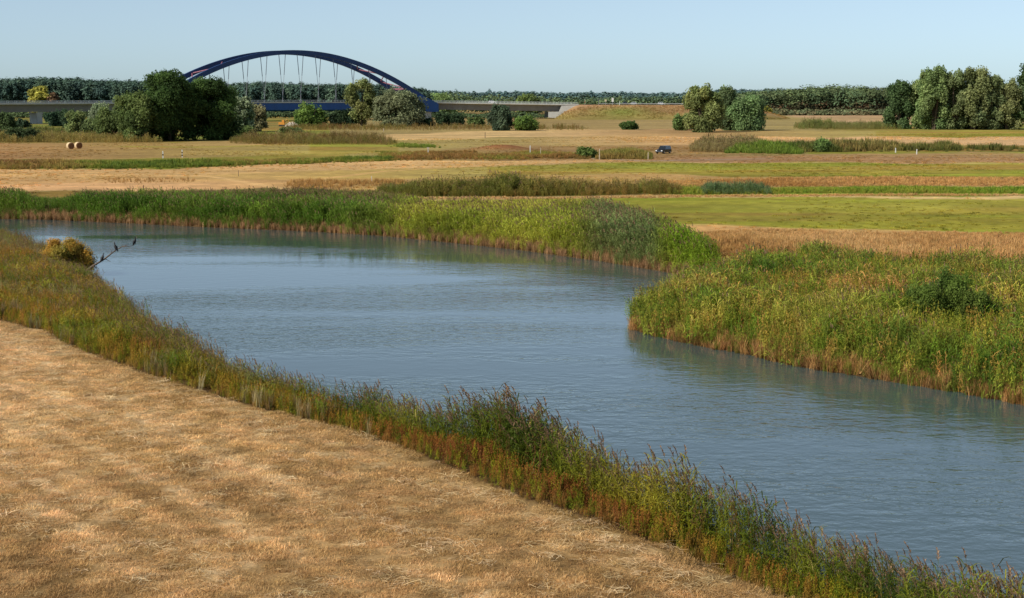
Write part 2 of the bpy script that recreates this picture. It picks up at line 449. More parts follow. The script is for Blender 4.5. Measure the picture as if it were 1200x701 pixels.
def weed(pb, base, h, seed=True):
    a = R.uniform(0, 6.28); ld = v3(math.cos(a), math.sin(a), 0); lean = R.uniform(0, .2) * h
    P = lambda t: base + v3(0, 0, h * t) + ld * lean * t * t
    yaw = R.uniform(0, 3.14); side = v3(math.cos(yaw), math.sin(yaw), 0); one = v3(1, 1, 1)
    pb.ribbon([P(0), P(.5), P(1)], [.016, .012, .006], side, one * .7, one)
    for k in range(9):
        t = .1 + .75 * R.random(); a = R.uniform(0, 6.28); d = v3(math.cos(a), math.sin(a), 0); ln = R.uniform(.10, .24) * (1.15 - t)
        p = P(t); sd = v3(-d[1], d[0], R.uniform(-.5, .5)); sh = R.uniform(.6, 1.35)
        pb.ribbon([p, p + d * ln * .6 + v3(0, 0, ln * .35), p + d * ln * 1.3 + v3(0, 0, -.02)], [.008, .035, .003], sd, one * sh, one * sh * v3(1.1, 1, .8))
    if seed:
        for k in range(22):
            t = .5 + .5 * R.random(); a = R.uniform(0, 6.28); r = R.uniform(.0, .16) * (1.2 - t)
            p = P(t) + v3(math.cos(a) * r, math.sin(a) * r, R.uniform(-.02, .08)); q = R.uniform(0, 3.14); sd = v3(math.cos(q), math.sin(q), R.uniform(-.5, .5))
            sh = R.uniform(.6, 1.4)
            pb.ribbon([p, p + v3(0, 0, .025), p + v3(0, 0, .06)], [.004, .026, .004], sd, v3(1.05, .85, .7) * sh, v3(1.05, .85, .7) * sh)
def tuft(pb, base, h, n, spread, w=.012, droop=.5):
    for k in range(n):
        a = R.uniform(0, 6.28); d = v3(math.cos(a), math.sin(a), 0); r0 = spread * math.sqrt(R.random())
        b2 = R.uniform(0, 6.28); p = base + v3(math.cos(b2) * r0, math.sin(b2) * r0, 0)
        hh = h * R.uniform(.55, 1.1); o = hh * droop * R.uniform(.1, 1)
        sd = v3(-d[1], d[0], 0); sh = R.uniform(.6, 1.35); c = v3(sh * R.uniform(.95, 1.1), sh, sh * .95)
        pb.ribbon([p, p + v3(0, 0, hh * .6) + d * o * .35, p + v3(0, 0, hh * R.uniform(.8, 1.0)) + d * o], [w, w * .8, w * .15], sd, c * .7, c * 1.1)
def variant_collection(name, fn, n):
    c = bpy.data.collections.new(name)
    for i in range(n):
        pb = PB(); fn(pb, i)
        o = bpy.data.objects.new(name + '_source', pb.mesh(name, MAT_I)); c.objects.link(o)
    return c
def clump(fn, k, rad):
    def g(pb, i):
        for j in range(k):
            a = R.uniform(0, 6.28); r = rad * math.sqrt(R.random())
            fn(pb, v3(math.cos(a) * r, math.sin(a) * r, 0), j + i)
    return g
C_REED = variant_collection('reed', clump(lambda pb, b, j: reed(pb, b, R.uniform(1.7, 2.3), R.random() < .62), 2, .12), 12)
C_REED_G = variant_collection('green_reed', clump(lambda pb, b, j: reed(pb, b, R.uniform(1.45, 2.1), R.random() < .10, wide=1.35, nl=8), 4, .32), 10)
C_REED_F = variant_collection('distant_reed', clump(lambda pb, b, j: reed(pb, b, R.uniform(1.5, 2.1), R.random() < .13, wide=1.9, nl=7), 7, .5), 8)
C_WEED = variant_collection('weed', clump(lambda pb, b, j: weed(pb, b, R.uniform(.7, 1.15)), 5, .25), 10)
C_TUFT = variant_collection('grass_tuft', lambda pb, i: tuft(pb, v3(0, 0, 0), 1.0, 26, .22, .022, .5), 8)
C_FTUFT = variant_collection('distant_tuft', lambda pb, i: tuft(pb, v3(0, 0, 0), 1.0, 34, .6, .06, .35), 8)
def stub(pb, i):
    for k in range(150):
        p = v3(R.uniform(-.3, .3), R.uniform(-.3, .3), -.01); a = R.uniform(0, 6.28); d = v3(math.cos(a), math.sin(a), 0)
        h = R.uniform(.02, .085); o = R.uniform(.01, .15); sh = R.uniform(.6, 1.45); c = v3(sh * 1.03, sh, sh * .94)
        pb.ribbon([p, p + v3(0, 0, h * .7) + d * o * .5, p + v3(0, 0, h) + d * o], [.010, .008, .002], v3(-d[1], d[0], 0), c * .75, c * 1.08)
C_STUB = variant_collection('stubble', stub, 10)

def litter(pb, i):
    for k in range(22):
        p = v3(R.gauss(0, .22), R.gauss(0, .16), R.uniform(.02, .09)); a = R.uniform(0, 6.28); d = v3(math.cos(a), math.sin(a), R.uniform(-.15, .25)); ln = R.uniform(.06, .2); sh = R.uniform(.6, 1.3)
        pb.ribbon([p - d * ln, p + v3(0, 0, .012), p + d * ln], [.008, .012, .006], v3(-d[1], d[0], R.uniform(-.4, .4)), v3(sh, sh, sh), v3(sh, sh, sh) * 1.1)
C_LIT = variant_collection('straw_litter', litter, 8)
def scatter_group(coll):
    g = bpy.data.node_groups.new('scatter_' + coll.name, 'GeometryNodeTree')
    g.interface.new_socket('Geometry', in_out='INPUT', socket_type='NodeSocketGeometry')
    g.interface.new_socket('Geometry', in_out='OUTPUT', socket_type='NodeSocketGeometry')
    n = g.nodes; gi = n.new('NodeGroupInput'); go = n.new('NodeGroupOutput')
    ci = n.new('GeometryNodeCollectionInfo'); ci.inputs['Collection'].default_value = coll
    ci.inputs['Separate Children'].default_value = True; ci.inputs['Reset Children'].default_value = True
    ip = n.new('GeometryNodeInstanceOnPoints'); ip.inputs['Pick Instance'].default_value = True
    def na(name, t):
        a = n.new('GeometryNodeInputNamedAttribute'); a.data_type = t; a.inputs['Name'].default_value = name
        return [o for o in a.outputs if o.enabled and o.name == 'Attribute'][0]
    g.links.new(gi.outputs[0], ip.inputs['Points']); g.links.new(ci.outputs[0], ip.inputs['Instance'])
    g.links.new(na('idx', 'INT'), ip.inputs['Instance Index'])
    er = n.new('FunctionNodeEulerToRotation'); g.links.new(na('rot', 'FLOAT_VECTOR'), er.inputs[0])
    g.links.new(er.outputs[0], ip.inputs['Rotation']); g.links.new(na('scl', 'FLOAT_VECTOR'), ip.inputs['Scale'])
    g.links.new(ip.outputs[0], go.inputs[0])
    return g
GROUPS = {}
def scatter(name, label, cat, X, Y, coll, scl, tint, yaw=math.pi, tilt=.06, zoff=0.0, zfun=gz, gain=1.45):
    n = len(X)
    me = bpy.data.meshes.new(name); me.vertices.add(n)
    Z = zfun(X, Y) + zoff
    me.vertices.foreach_set('co', np.stack([X, Y, Z], -1).astype(np.float32).ravel())
    nv = len(coll.objects)
    a = me.attributes.new('idx', 'INT', 'POINT'); a.data.foreach_set('value', RS.randint(0, nv, n).astype(np.int32))
    rot = np.stack([RS.normal(0, tilt, n), RS.normal(0, tilt, n), RS.uniform(-yaw, yaw, n)], -1)
    a = me.attributes.new('rot', 'FLOAT_VECTOR', 'POINT'); a.data.foreach_set('vector', rot.astype(np.float32).ravel())
    if np.ndim(scl) == 1: scl = np.stack([scl] * 3, -1)
    a = me.attributes.new('scl', 'FLOAT_VECTOR', 'POINT'); a.data.foreach_set('vector', scl.astype(np.float32).ravel())
    a = me.attributes.new('tint', 'FLOAT_COLOR', 'POINT')
    a.data.foreach_set('color', np.hstack([tint * gain, np.ones((n, 1))]).astype(np.float32).ravel())
    o = bpy.data.objects.new(name, me); COL.objects.link(o)
    if coll.name not in GROUPS: GROUPS[coll.name] = scatter_group(coll)
    md = o.modifiers.new('scatter', 'NODES'); md.node_group = GROUPS[coll.name]
    tag(o, label, cat, kind='stuff')
    return o
def sample(poly, dens, extra=None):
    x0, y0 = poly.min(0); x1, y1 = poly.max(0)
    n = int((x1 - x0) * (y1 - y0) * dens)
    X = RS.uniform(x0, x1, n); Y = RS.uniform(y0, y1, n)
    k = inpoly(poly, X, Y); X, Y = X[k], Y[k]
    u, v = survey(X, Y, 0.0)
    k = (u > -140) & (u < 1340)
    X, Y, u, v = X[k], Y[k], u[k], v[k]
    if extra is not None:
        k = extra(X, Y, u, v); X, Y, u, v = X[k], Y[k], u[k], v[k]
    return X, Y, u, v
def mixc(w, *cs):
    """blend a list of colours by w in 0..1"""
    cs = np.array(cs); p = np.linspace(0, 1, len(cs))
    return np.stack([np.interp(w, p, cs[:, i]) for i in range(3)], -1)
def jit(n, s=.16): return RS.normal(1, s, n).clip(.5, 1.6)[:, None] * (1 + RS.normal(0, .022, (n, 3)))

# ---- near bank: reeds by the water, weeds toward the field
def tnear(X, Y):
    dw = dline(NEAR, X, Y); df = dline(FEDGE, X, Y)
    return dw / (dw + df + 1e-6), dw, df
X, Y, u, v = sample(STRIP, 30)
t, dw, df = tnear(X, Y)
patch = fbm(X * .22, Y * .22, 91, 4)
lim = np.interp(u, [0, 200, 400, 560, 700, 900, 1200], [.74, .64, .48, .52, .5, .48, .8])
keep = (t < lim + .5 * (patch - .5)) & (RS.rand(len(X)) < np.interp(u, [200, 420], [.42, 1.0]) * np.where((u < 420) & (fbm(X * .16, Y * .16, 88, 3) < .5), .45, 1)) & (RS.rand(len(X)) < np.clip(np.interp(dw, [0, 4, 8, 20], [1, .8, .42, .26]), 0, 1))
X, Y, u, v, t, patch, dw = X[keep], Y[keep], u[keep], v[keep], t[keep], patch[keep], dw[keep]
sc = np.interp(u, [-100, 60, 140, 300, 430, 500, 540, 640, 700, 760, 850, 930, 1000, 1200], [.62, .55, .62, .72, .72, .8, 1.02, 1.05, .9, .98, .98, .75, .72, .8]) * (.72 + .6 * fbm(X * .5, Y * .5, 92, 3)) * RS.choice([.68, .85, .95, 1.05, 1.22], len(X), p=[.2, .25, .25, .2, .1])
wl = sstep(420, 150, u)
g1 = mixc(fbm(X * .3, Y * .3, 93, 3) * 2.0 - .5, lin(60,74,20), lin(98,108,28), lin(136,128,42))
g2 = mixc(fbm(X * .25, Y * .25, 94, 3) * 2.2 - .6, lin(136,134,84), lin(132,94,52), lin(92,110,32), lin(154,136,60))
tint = (g1 * (1 - wl[:, None]) + g2 * wl[:, None]) * jit(len(X))
yel = RS.rand(len(X)) < .03; tint[yel] = lin(150, 136, 70) * jit(yel.sum())
scatter('reed_bed', 'tall green reeds with purple brown plumes lining the near river bank', 'reeds', X, Y, C_REED, sc, tint, yaw=1.0, tilt=.07)
X, Y, u, v = sample(STRIP, 7, lambda X, Y, u, v: u < 430)
pn = fbm(X * .14, Y * .20, 89, 4); k = RS.rand(len(X)) < sstep(.38, .52, pn) * sstep(430, 330, u)
X, Y, u, v, pn = X[k], Y[k], u[k], v[k], pn[k]
tint = mixc(fbm(X * .3, Y * .3, 87, 3) * 2.2 - .6, lin(76,96,26), lin(118,126,36), lin(148,134,48), lin(158,116,54)) * jit(len(X), .2)
scatter('weeds', 'mixed green and straw coloured herbs on the wide left part of the near bank', 'weeds', X, Y, C_REED_G, RS.uniform(.36, .66, len(X)) * (.7 + .6 * fbm(X * .5, Y * .5, 86, 3)), tint, tilt=.1)
X, Y, u, v = sample(STRIP, 13)
t, dw, df = tnear(X, Y)
keep = (t > .14) & (RS.rand(len(X)) < .9)
X, Y, u, v, t, df = X[keep], Y[keep], u[keep], v[keep], t[keep], df[keep]
sc = (.62 + .62 * fbm(X * .4, Y * .4, 95, 3)) * np.interp(df, [0, .8, 3], [.35, .8, 1.0]) * np.interp(u, [0, 150, 300, 500, 1000, 1200], [.85, .9, 1.05, 1.1, .9, .9])
pr = fbm(X * .28, Y * .28, 96, 4); red = np.interp(u, [0, 60, 130, 300, 500, 700, 850, 1000, 1200], [.35, .3, .3, .55, .95, 1.0, .7, .7, .3]); 
w = np.clip(red * .9 + 1.2 * (pr - .5), 0, 1)
tint = mixc(w, lin(118,116,36), lin(142,124,48), lin(134,100,48), lin(118,79,42)) * jit(len(X), .22)
gsel = RS.rand(len(X)) < np.interp(u, [0, 120, 300, 500, 900, 1200], [.38, .48, .4, .34, .42, .65]); tint[gsel] = mixc(RS.rand(gsel.sum()), lin(74,92,22), lin(128,132,34)) * jit(gsel.sum())
osel = (u < 90) & (RS.rand(len(X)) < .3); tint[osel] = lin(156,124,62) * jit(osel.sum())
scatter('weeds', 'waist high reddish brown and olive weeds between field and near reeds', 'weeds', X, Y, C_WEED, sc, tint, tilt=.08)
X, Y, u, v = sample(STRIP, 8, lambda X, Y, u, v: dline(FEDGE, X, Y) < 3.2)
df = dline(FEDGE, X, Y)
sc1 = RS.uniform(.25, .6, len(X)) * np.interp(df, [0, 1.5], [.55, 1]); sc = np.stack([sc1 * 1.2, sc1 * 1.2, sc1], -1)
tint = mixc(RS.rand(len(X)) * .7 + .5 * (fbm(X * .2, Y * .2, 97, 3) - .3), lin(86,82,30), lin(140,104,52), lin(150,120,60), lin(186,146,86)) * jit(len(X), .2)
scatter('edge_grass', 'dry tufted grass fringe along the edge of the mown straw field', 'grass', X, Y, C_TUFT, sc, tint)

X, Y, u, v = sample(STRIP, 7, lambda X, Y, u, v: (u < 460) & (fbm(X * .2, Y * .3, 84, 3) > .5))
sc1 = RS.uniform(.6, 1.15, len(X)); tint = mixc(RS.rand(len(X)), lin(176,164,124), lin(150,128,90), lin(128,108,70)) * jit(len(X), .2)
scatter('dry_stems', 'pale silvery dry stems standing among the herbs on the left near bank', 'dry stems', X, Y, C_TUFT, np.stack([sc1 * .55, sc1 * .55, sc1], -1), tint, tilt=.08, gain=1.2)
X, Y, u, v = sample(STRIP, .35, lambda X, Y, u, v: (u > 560) & (tnear(X, Y)[0] > .25) & (tnear(X, Y)[0] < .7))
scatter('seed_stalks', 'few tall brown dock seed stalks sticking up from the near reeds', 'weeds', X, Y, C_WEED, np.stack([RS.uniform(.5, .8, len(X)), RS.uniform(.5, .8, len(X)), RS.uniform(1.5, 2.0, len(X))], -1), mixc(RS.rand(len(X)), lin(96,84,44), lin(116,86,56)), gain=1.2)
# ---- mown field stubble
X, Y, u, v = sample(NFIELD, 8, lambda X, Y, u, v: (v > 340) & (v < 760) & (u < 1010) & (u > -60))
tint = field_colour(X, Y) * 1.08 * jit(len(X), .2)
sc1 = RS.uniform(.8, 1.25, len(X)); hz = np.interp(np.sqrt(fbm(X * .6, Y * .6, 98, 3)), [.4, .9], [.45, 1.15])
scatter('stubble', 'short mown straw stubble covering the foreground field', 'stubble', X, Y, C_STUB, np.stack([sc1, sc1, sc1 * hz], -1), tint, gain=1.62)
X, Y, u, v = sample(NFIELD, 1.2, lambda X, Y, u, v: (v > 340) & (v < 760) & (u < 1010) & (u > -60) & (fbm(X * .4, Y * .4, 99, 3) > .5))
sc1 = RS.uniform(.06, .15, len(X)); tint = field_colour(X, Y) * 1.02 * jit(len(X), .16)
scatter('straw_tufts', 'scattered paler straw tufts standing out of the mown field', 'grass', X, Y, C_TUFT, np.stack([sc1 * 1.6, sc1 * 1.6, sc1], -1), tint, gain=1.85)

X, Y, u, v = sample(NFIELD, 4.5, lambda X, Y, u, v: (v > 340) & (v < 760) & (u < 1010) & (u > -60))
a_ = X * 35 / 61 - Y * 50 / 61; b_ = X * 50 / 61 + Y * 35 / 61
k = RS.rand(len(X)) < sstep(.44, .62, fbm(a_ * .12, b_ * 1.5, 140, 3)) * .9 + .08
X, Y = X[k], Y[k]
scatter('straw_litter', 'loose cut straw lying in thin rows on the mown field', 'straw', X, Y, C_LIT, RS.uniform(.7, 1.3, len(X)), mixc(RS.rand(len(X)) ** .7, lin(120,92,54), lin(196,166,118), lin(232,208,164)) * jit(len(X), .12), gain=1.25)
X, Y, u, v = sample(NFIELD, .5, lambda X, Y, u, v: (v > 340) & (v < 760) & (u < 1010) & (u > -60) & (fbm(X * .3, Y * .3, 141, 3) > .47))
sc1 = RS.uniform(.07, .16, len(X))
scatter('field_weeds', 'small brown and olive weed tufts dotted over the mown field', 'weeds', X, Y, C_TUFT, np.stack([sc1 * 1.3, sc1 * 1.3, sc1], -1), mixc(RS.rand(len(X)), lin(96,88,40), lin(128,92,52), lin(108,72,42)) * jit(len(X), .2), gain=1.4)

# ---- far bank
X, Y, u, v = sample(FARBED, 3.6)
dw = dline(FAR, X, Y)
sc = (.80 + .36 * fbm(X * .3, Y * .3, 101, 3)) * RS.uniform(.85, 1.1, len(X)) * np.interp(dw, [0, 1.0, 2.5], [.45, .7, 1.0])
sc *= np.interp(u, [0, 25, 45, 75, 100, 300, 480, 600, 690, 740, 800, 860], [1.1, 1.05, .6, .55, 1.0, 1.02, .98, .95, 1.05, 1.15, 1.08, 1.05])
n1 = fbm(X * .12, Y * .12, 102, 4)
ga = mixc(n1 * 2.0 - .5, lin(58,84,24), lin(84,112,34), lin(112,126,48))
gb = mixc(n1 * 1.8 - .4, lin(112,124,38), lin(146,150,54), lin(164,154,68))
gc = mixc(n1 * 1.8 - .4, lin(98,112,64), lin(112,122,70), lin(150,140,74))
w1 = sstep(430, 500, u)[:, None]; w2 = (sstep(670, 710, u) * sstep(790, 760, u))[:, None]; w3 = sstep(770, 800, u)[:, None]
tint = ga * (1 - w1) + gb * w1; tint = tint * (1 - w2) + gc * w2; tint = tint * (1 - w3) + w3 * mixc(n1, lin(96,126,30), lin(134,148,46))
back = sstep(8, 22, dw)[:, None] * (u < 470)[:, None]; tint = tint * (1 - .55 * back) + .55 * back * lin(118, 108, 56)
tint *= jit(len(X), .15) * (.60 + .78 * fbm(X * .45, Y * .45, 116, 3))[:, None]  # noise darkens the tint to suggest shaded hollows between clumps
scatter('reed_bed', 'bright green reed belt along the far river bank', 'reeds', X, Y, C_REED_F, sc, tint, yaw=1.2)
X, Y, u, v = sample(FARBED, 14, lambda X, Y, u, v: dline(FAR, X, Y) < 1.6 + .8 * vnoise(X, Y, 6))
sc1 = RS.uniform(.45, .95, len(X)); tint = mixc(RS.rand(len(X)), lin(110,80,52), lin(158,124,88), lin(176,140,104)) * jit(len(X), .2)
scatter('dead_reed_fringe', 'pale brown dead reed stems standing at the far waterline', 'dead reeds', X, Y, C_TUFT, np.stack([sc1 * .9, sc1 * .9, sc1], -1), tint)

# ---- the spit on the right
X, Y, u, v = sample(SPITBED, 7.5)
dw = np.minimum(dline(SPIT, X, Y), dline(INLET, X, Y))
n1 = fbm(X * .25, Y * .25, 111, 4); n2 = fbm(X * .09, Y * .09, 112, 3)
sc = (.30 + 1.25 * fbm(X * .35, Y * .35, 113, 4)) * RS.uniform(.8, 1.12, len(X)) * np.interp(dw, [0, 1.0, 2.5], [.42, .72, 1.0])
tint = mixc(n1 * 2.1 - .55, lin(60,86,24), lin(94,116,36), lin(124,132,48), lin(158,146,70))
deep = sstep(.55, .68, n2)[:, None]; tint = tint * (1 - .35 * deep) + .35 * deep * lin(62, 98, 40)
uu, vv = survey(X, Y, 1.6)
dry = np.exp(-(((uu - 990) / 110) ** 2 + ((vv - 326 - (uu - 960) * .03) / 11) ** 2))
BU = np.array([at(1103, 396, 88)[0], 86.5]); sc *= 1 - .6 * np.exp(-(((X - BU[0]) / 2.4) ** 2 + ((Y - BU[1] + 2.5) / 4.0) ** 2))
dsel = RS.rand(len(X)) < dry * .9
tint[dsel] = mixc(RS.rand(dsel.sum()), lin(170,128,74), lin(196,152,94)); sc[dsel] *= .85
tint *= jit(len(X), .16) * (.52 + 1.12 * fbm(X * .8, Y * .8, 115, 3))[:, None]  # shade of hollows among the reeds is painted by tint noise
ysel = RS.rand(len(X)) < .08; tint[ysel] = lin(164,128,68) * jit(ysel.sum())
scatter('reed_bed', 'dense green reeds and rushes covering the spit on the right bank', 'reeds', X, Y, C_REED_G, sc, tint, yaw=1.6, tilt=.10)
X, Y, u, v = sample(SPITBED, 22, lambda X, Y, u, v: dline(SPIT, X, Y) < .9 + .9 * vnoise(X * .6, Y * .6, 16))
sc1 = RS.uniform(.35, .95, len(X)); tint = mixc(RS.rand(len(X)), lin(104,72,42), lin(160,120,72), lin(186,148,96)) * jit(len(X), .22)
gs = RS.rand(len(X)) < .2; tint[gs] = lin(112, 124, 44)
scatter('dead_reed_fringe', 'bent straw coloured dead reeds at the foot of the spit', 'dead reeds', X, Y, C_TUFT, np.stack([sc1, sc1, sc1], -1), tint, tilt=.25)
X, Y, u, v = sample(SPITBED, 1.6)
tint = mixc(RS.rand(len(X)), lin(84,112,32), lin(124,134,50), lin(140,118,60)) * jit(len(X), .2)
scatter('weeds', 'leafy yellow green weeds poking through the spit reeds', 'weeds', X, Y, C_WEED, RS.uniform(1.2, 1.75, len(X)), tint)

# ---- strips of tall grass and scrub in the meadows
def strip(name, label, cat, us, vb, vf, dens, h, tints, coll=None, gain=None, wide=1.0, thr=0.0, seed=0, hj=.3):
    coll = coll or C_FTUFT
    ub = np.linspace(us[0], us[-1], 12)
    vbk = np.interp(ub, us, vb); vfr = np.interp(ub, us, vf)
    P = np.vstack([Gl(list(zip(ub, vbk))), Gl(list(zip(ub, vfr)))[::-1]])
    X, Y, u, v = sample(P, dens)
    n = fbm(X * .06, Y * .03, 200 + seed, 4); n2 = fbm(X * .2, Y * .1, 220 + seed, 3)
    fb = np.interp(u, us, vb); ff = np.interp(u, us, vf)
    ins = np.minimum((v - fb), (ff - v)) / np.maximum(ff - fb, .1)
    ue = np.minimum(u - us[0], us[-1] - u) / 16.0; e = np.minimum(np.clip(ins * 3.2, 0, 1), np.clip(ue, 0, 1))
    n3 = fbm(X * .035, Y * .05, 240 + seed, 3)
    k = (n2 * .6 + n3 * .6 + .55 * e > max(thr, .1) + .52) | (RS.rand(len(X)) < .10)
    X, Y, u, v, n, n2, n3, e = X[k], Y[k], u[k], v[k], n[k], n2[k], n3[k], e[k]
    s = h * (1 - hj + 2 * hj * n2) * (.35 + 1.15 * n3) * (.4 + .6 * e) * RS.uniform(.6, 1.25, len(X))
    tn = mixc(np.clip(n * 1.9 - .45 + RS.normal(0, .12, len(X)), 0, 1), *[lin(*c) for c in tints]) * jit(len(X), .14)
    return scatter(name, label, cat, X, Y, coll, np.stack([s * wide, s * wide, s], -1), tn, tilt=.05, gain=gain or (1.12 if tints[0][0] > 165 else 1.45))
strip('scrub', 'low green and brown scrub along the ditch below the hay bales', 'scrub', [-100,0,200,400,470], [190,190,189,186,185], [200,200,199,192,189], 2.0, .85, [(70,92,30),(112,124,44),(146,124,66),(124,88,52)], seed=1, thr=.46, hj=.5)
strip('tall_grass', 'tan seeding grass patch on the straw field left of the track', 'grass', [110,160,245], [209,208,208], [217,217,215], .9, .62, [(196,156,98),(176,138,84),(206,166,108)], C_TUFT, seed=2, thr=.42, wide=1.3)
strip('tall_grass', 'sparse tan grass above the far reeds near the lone thin stake', 'grass', [330,400,480], [211,210,208], [224,224,216], 1.2, .65, [(190,150,92),(172,136,78),(178,152,86)], C_TUFT, seed=3, thr=.45, wide=1.3)
strip('reed_stand', 'brown topped reed stand in the ditch across the middle meadow', 'reeds', [440,520,640,800], [222,223,224,222], [231,232,231,229], 2.4, .85, [(92,100,42),(120,116,54),(138,114,64),(104,112,48)], C_REED_F, seed=4)
strip('reed_stand', 'blue green reed clump at right end of the meadow ditch', 'reeds', [815,850,905], [224,223,223], [229,229,228], 4.0, .78, [(78,104,62),(98,118,78),(88,108,58)], C_REED_F, seed=5)
strip('ditch_plants', 'low bright green plants in the ditch on the right meadow', 'plants', [790,900,1000,1340], [224,222,221,220], [229,228,227,227], 3.0, .75, [(74,106,26),(110,136,40),(140,140,54),(96,124,36)], seed=6)
strip('tall_grass', 'narrow pale grass line bordering the green meadow', 'grass', [460,640,800,1000,1340], [231.5,231.5,229.5,228,227.5], [234.5,234,232,230.5,230], 4.5, .34, [(214,176,118),(200,158,100),(222,188,136)], seed=7)
strip('tall_grass', 'tan dry grass belt between green meadow and ditch on right', 'grass', [780,900,1000,1340], [212,209,208,208], [221,220,219,218], 2.2, .55, [(190,144,84),(206,164,104),(176,132,76)], seed=8)
strip('tall_grass', 'wide belt of reddish straw grass behind the spit reeds', 'grass', [765,830,900,1000,1340], [272,272,268,270,276], [288,303,308,312,316], 7.0, .62, [(206,164,108),(190,148,92),(214,176,120),(178,138,84)], seed=9, wide=.7)
strip('scrub', 'dark olive hedge like scrub crossing the right meadow', 'scrub', [890,960,1100,1340], [173.5,173,173,173], [179,179,178,178], 1.0, 1.7, [(70,82,34),(98,100,48),(132,114,66),(84,92,40)], seed=10, hj=.6, thr=.58)
strip('scrub', 'green brown bramble scrub beside the dirt track', 'scrub', [700,730,764], [180,180,181], [187,187,187], 2.0, 1.5, [(84,96,36),(112,112,50),(132,110,58)], seed=11)
strip('reed_stand', 'pale plumed reeds right of the parked dark car', 'reeds', [808,830,870,900], [172,171,171,173], [178,179,179,179], 1.4, 1.25, [(128,118,76),(142,128,86),(112,114,60)], C_REED_F, seed=12)
strip('scrub', 'green scrub right of the pale plumed reeds', 'scrub', [850,880,940], [172,172,176], [180,180,181], 1.6, 1.7, [(82,104,34),(104,124,44),(96,104,44)], seed=13)
strip('reed_stand', 'brown reedy strip in front of the dark tree group', 'reeds', [268,300,400,465], [163,162,162,166], [168,170,170,171], .5, 1.15, [(112,96,56),(130,112,66),(104,106,52),(138,112,78)], C_REED_F, seed=14, hj=.45)
strip('scrub', 'green scrub mound at the right end of the brown reedy strip', 'scrub', [455,480,520], [168,169,171], [173,174,175], 1.0, .9, [(96,118,40),(118,128,52)], seed=24, thr=.45)
strip('reed_stand', 'low brown reed belt below the arch bridge piers', 'reeds', [330,450,560,690], [149,149,149,150], [153,153.5,153,153], .16, 1.05, [(112,100,56),(134,112,66),(108,108,52),(122,92,56)], C_REED_F, seed=15)
strip('reed_stand', 'pale yellow reeds behind the hay bales', 'reeds', [-100,60,165,190], [162,162,163,165], [169,168,168,168], .5, 1.2, [(130,122,66),(148,132,76),(112,108,56)], C_REED_F, seed=16)
strip('reed_stand', 'pale grey green reeds between round willow and tall willows', 'reeds', [930,1000,1060], [147,147,148], [152,152,152], .3, 1.5, [(128,126,76),(104,116,60),(146,132,86)], C_REED_F, seed=17)
strip('ditch_plants', 'mixed green and rusty plants around the reddish mound', 'plants', [440,520,640,700], [178,177,177,180], [189,188.5,187,187], 1.6, .75, [(98,114,40),(128,126,54),(142,104,58),(112,96,48)], seed=18, thr=.42)
strip('scrub', 'green scrub at the foot of the road embankment', 'scrub', [-120,100,180], [152,152,153], [162,163,164], .12, 1.9, [(82,94,42),(104,108,52),(120,112,60)], seed=19)

MEAD = np.vstack([Gl([(-150, 169), (1350, 154)]), Gl([(1350, 300), (880, 290), (760, 245), (480, 232), (-150, 226)])])
X, Y, u, v = sample(MEAD, .55, lambda X, Y, u, v: ~inpoly(FARBED, X, Y) & ~inpoly(SPITBED, X, Y) & (fbm(X * .05, Y * .03, 260, 4) + .25 * (RS.rand(len(X)) - .5) > .53))
sc1 = RS.uniform(.06, .19, len(X)) * (.5 + fbm(X * .1, Y * .1, 261, 3))
tint = ground_colour(X, Y) * mixc(RS.rand(len(X)), (.62, .66, .5), (.95, 1.0, .8), (1.0, .84, .66)) * jit(len(X), .18)
scatter('meadow_tufts', 'loose grass tufts and weeds dotted over the far meadows', 'grass', X, Y, C_FTUFT, np.stack([sc1 * 4, sc1 * 3, sc1], -1), tint, gain=1.5)
# ------------------------------------------------------------------ trees
def leaf_cloud(cent, rad, n, size, colf, rs, up=.25, soft=0.0):
    """n leaf cards on the shell of an ellipsoid lobe"""
    d = rs.normal(0, 1, (n, 3)); d /= np.linalg.norm(d, axis=1)[:, None]
    d[:, 2] = np.where(d[:, 2] < -.75, -d[:, 2] * .6, d[:, 2]); d /= np.linalg.norm(d, axis=1)[:, None]
    r = rs.uniform(.60, 1.16, n)[:, None]
    # bumpy shell
    lump = .66 + .62 * vnoise(d[:, 0] * 2.4 + cent[0], d[:, 1] * 2.4 + d[:, 2] * 3.1 + cent[2], 5)
    p = cent + d * rad * r * lump[:, None]
    nrm = d * .75 + rs.normal(0, .55 * (1 - soft), (n, 3)); nrm[:, 2] += up + .5 * soft; nrm /= np.linalg.norm(nrm, axis=1)[:, None]
    a = np.cross(nrm, rs.normal(0, 1, (n, 3))); a /= np.linalg.norm(a, axis=1)[:, None] + 1e-9
    b = np.cross(nrm, a)
    s = size * rs.uniform(.55, 1.25, n)[:, None]
    V = np.stack([p - a * s - b * s * .35, p + a * s * .2 - b * s * .7, p + a * s + b * s * .2, p - a * s * .2 + b * s * .7], 1).reshape(-1, 3)
    c = colf(d, r, n)
    return V, np.repeat(c, 4, 0)
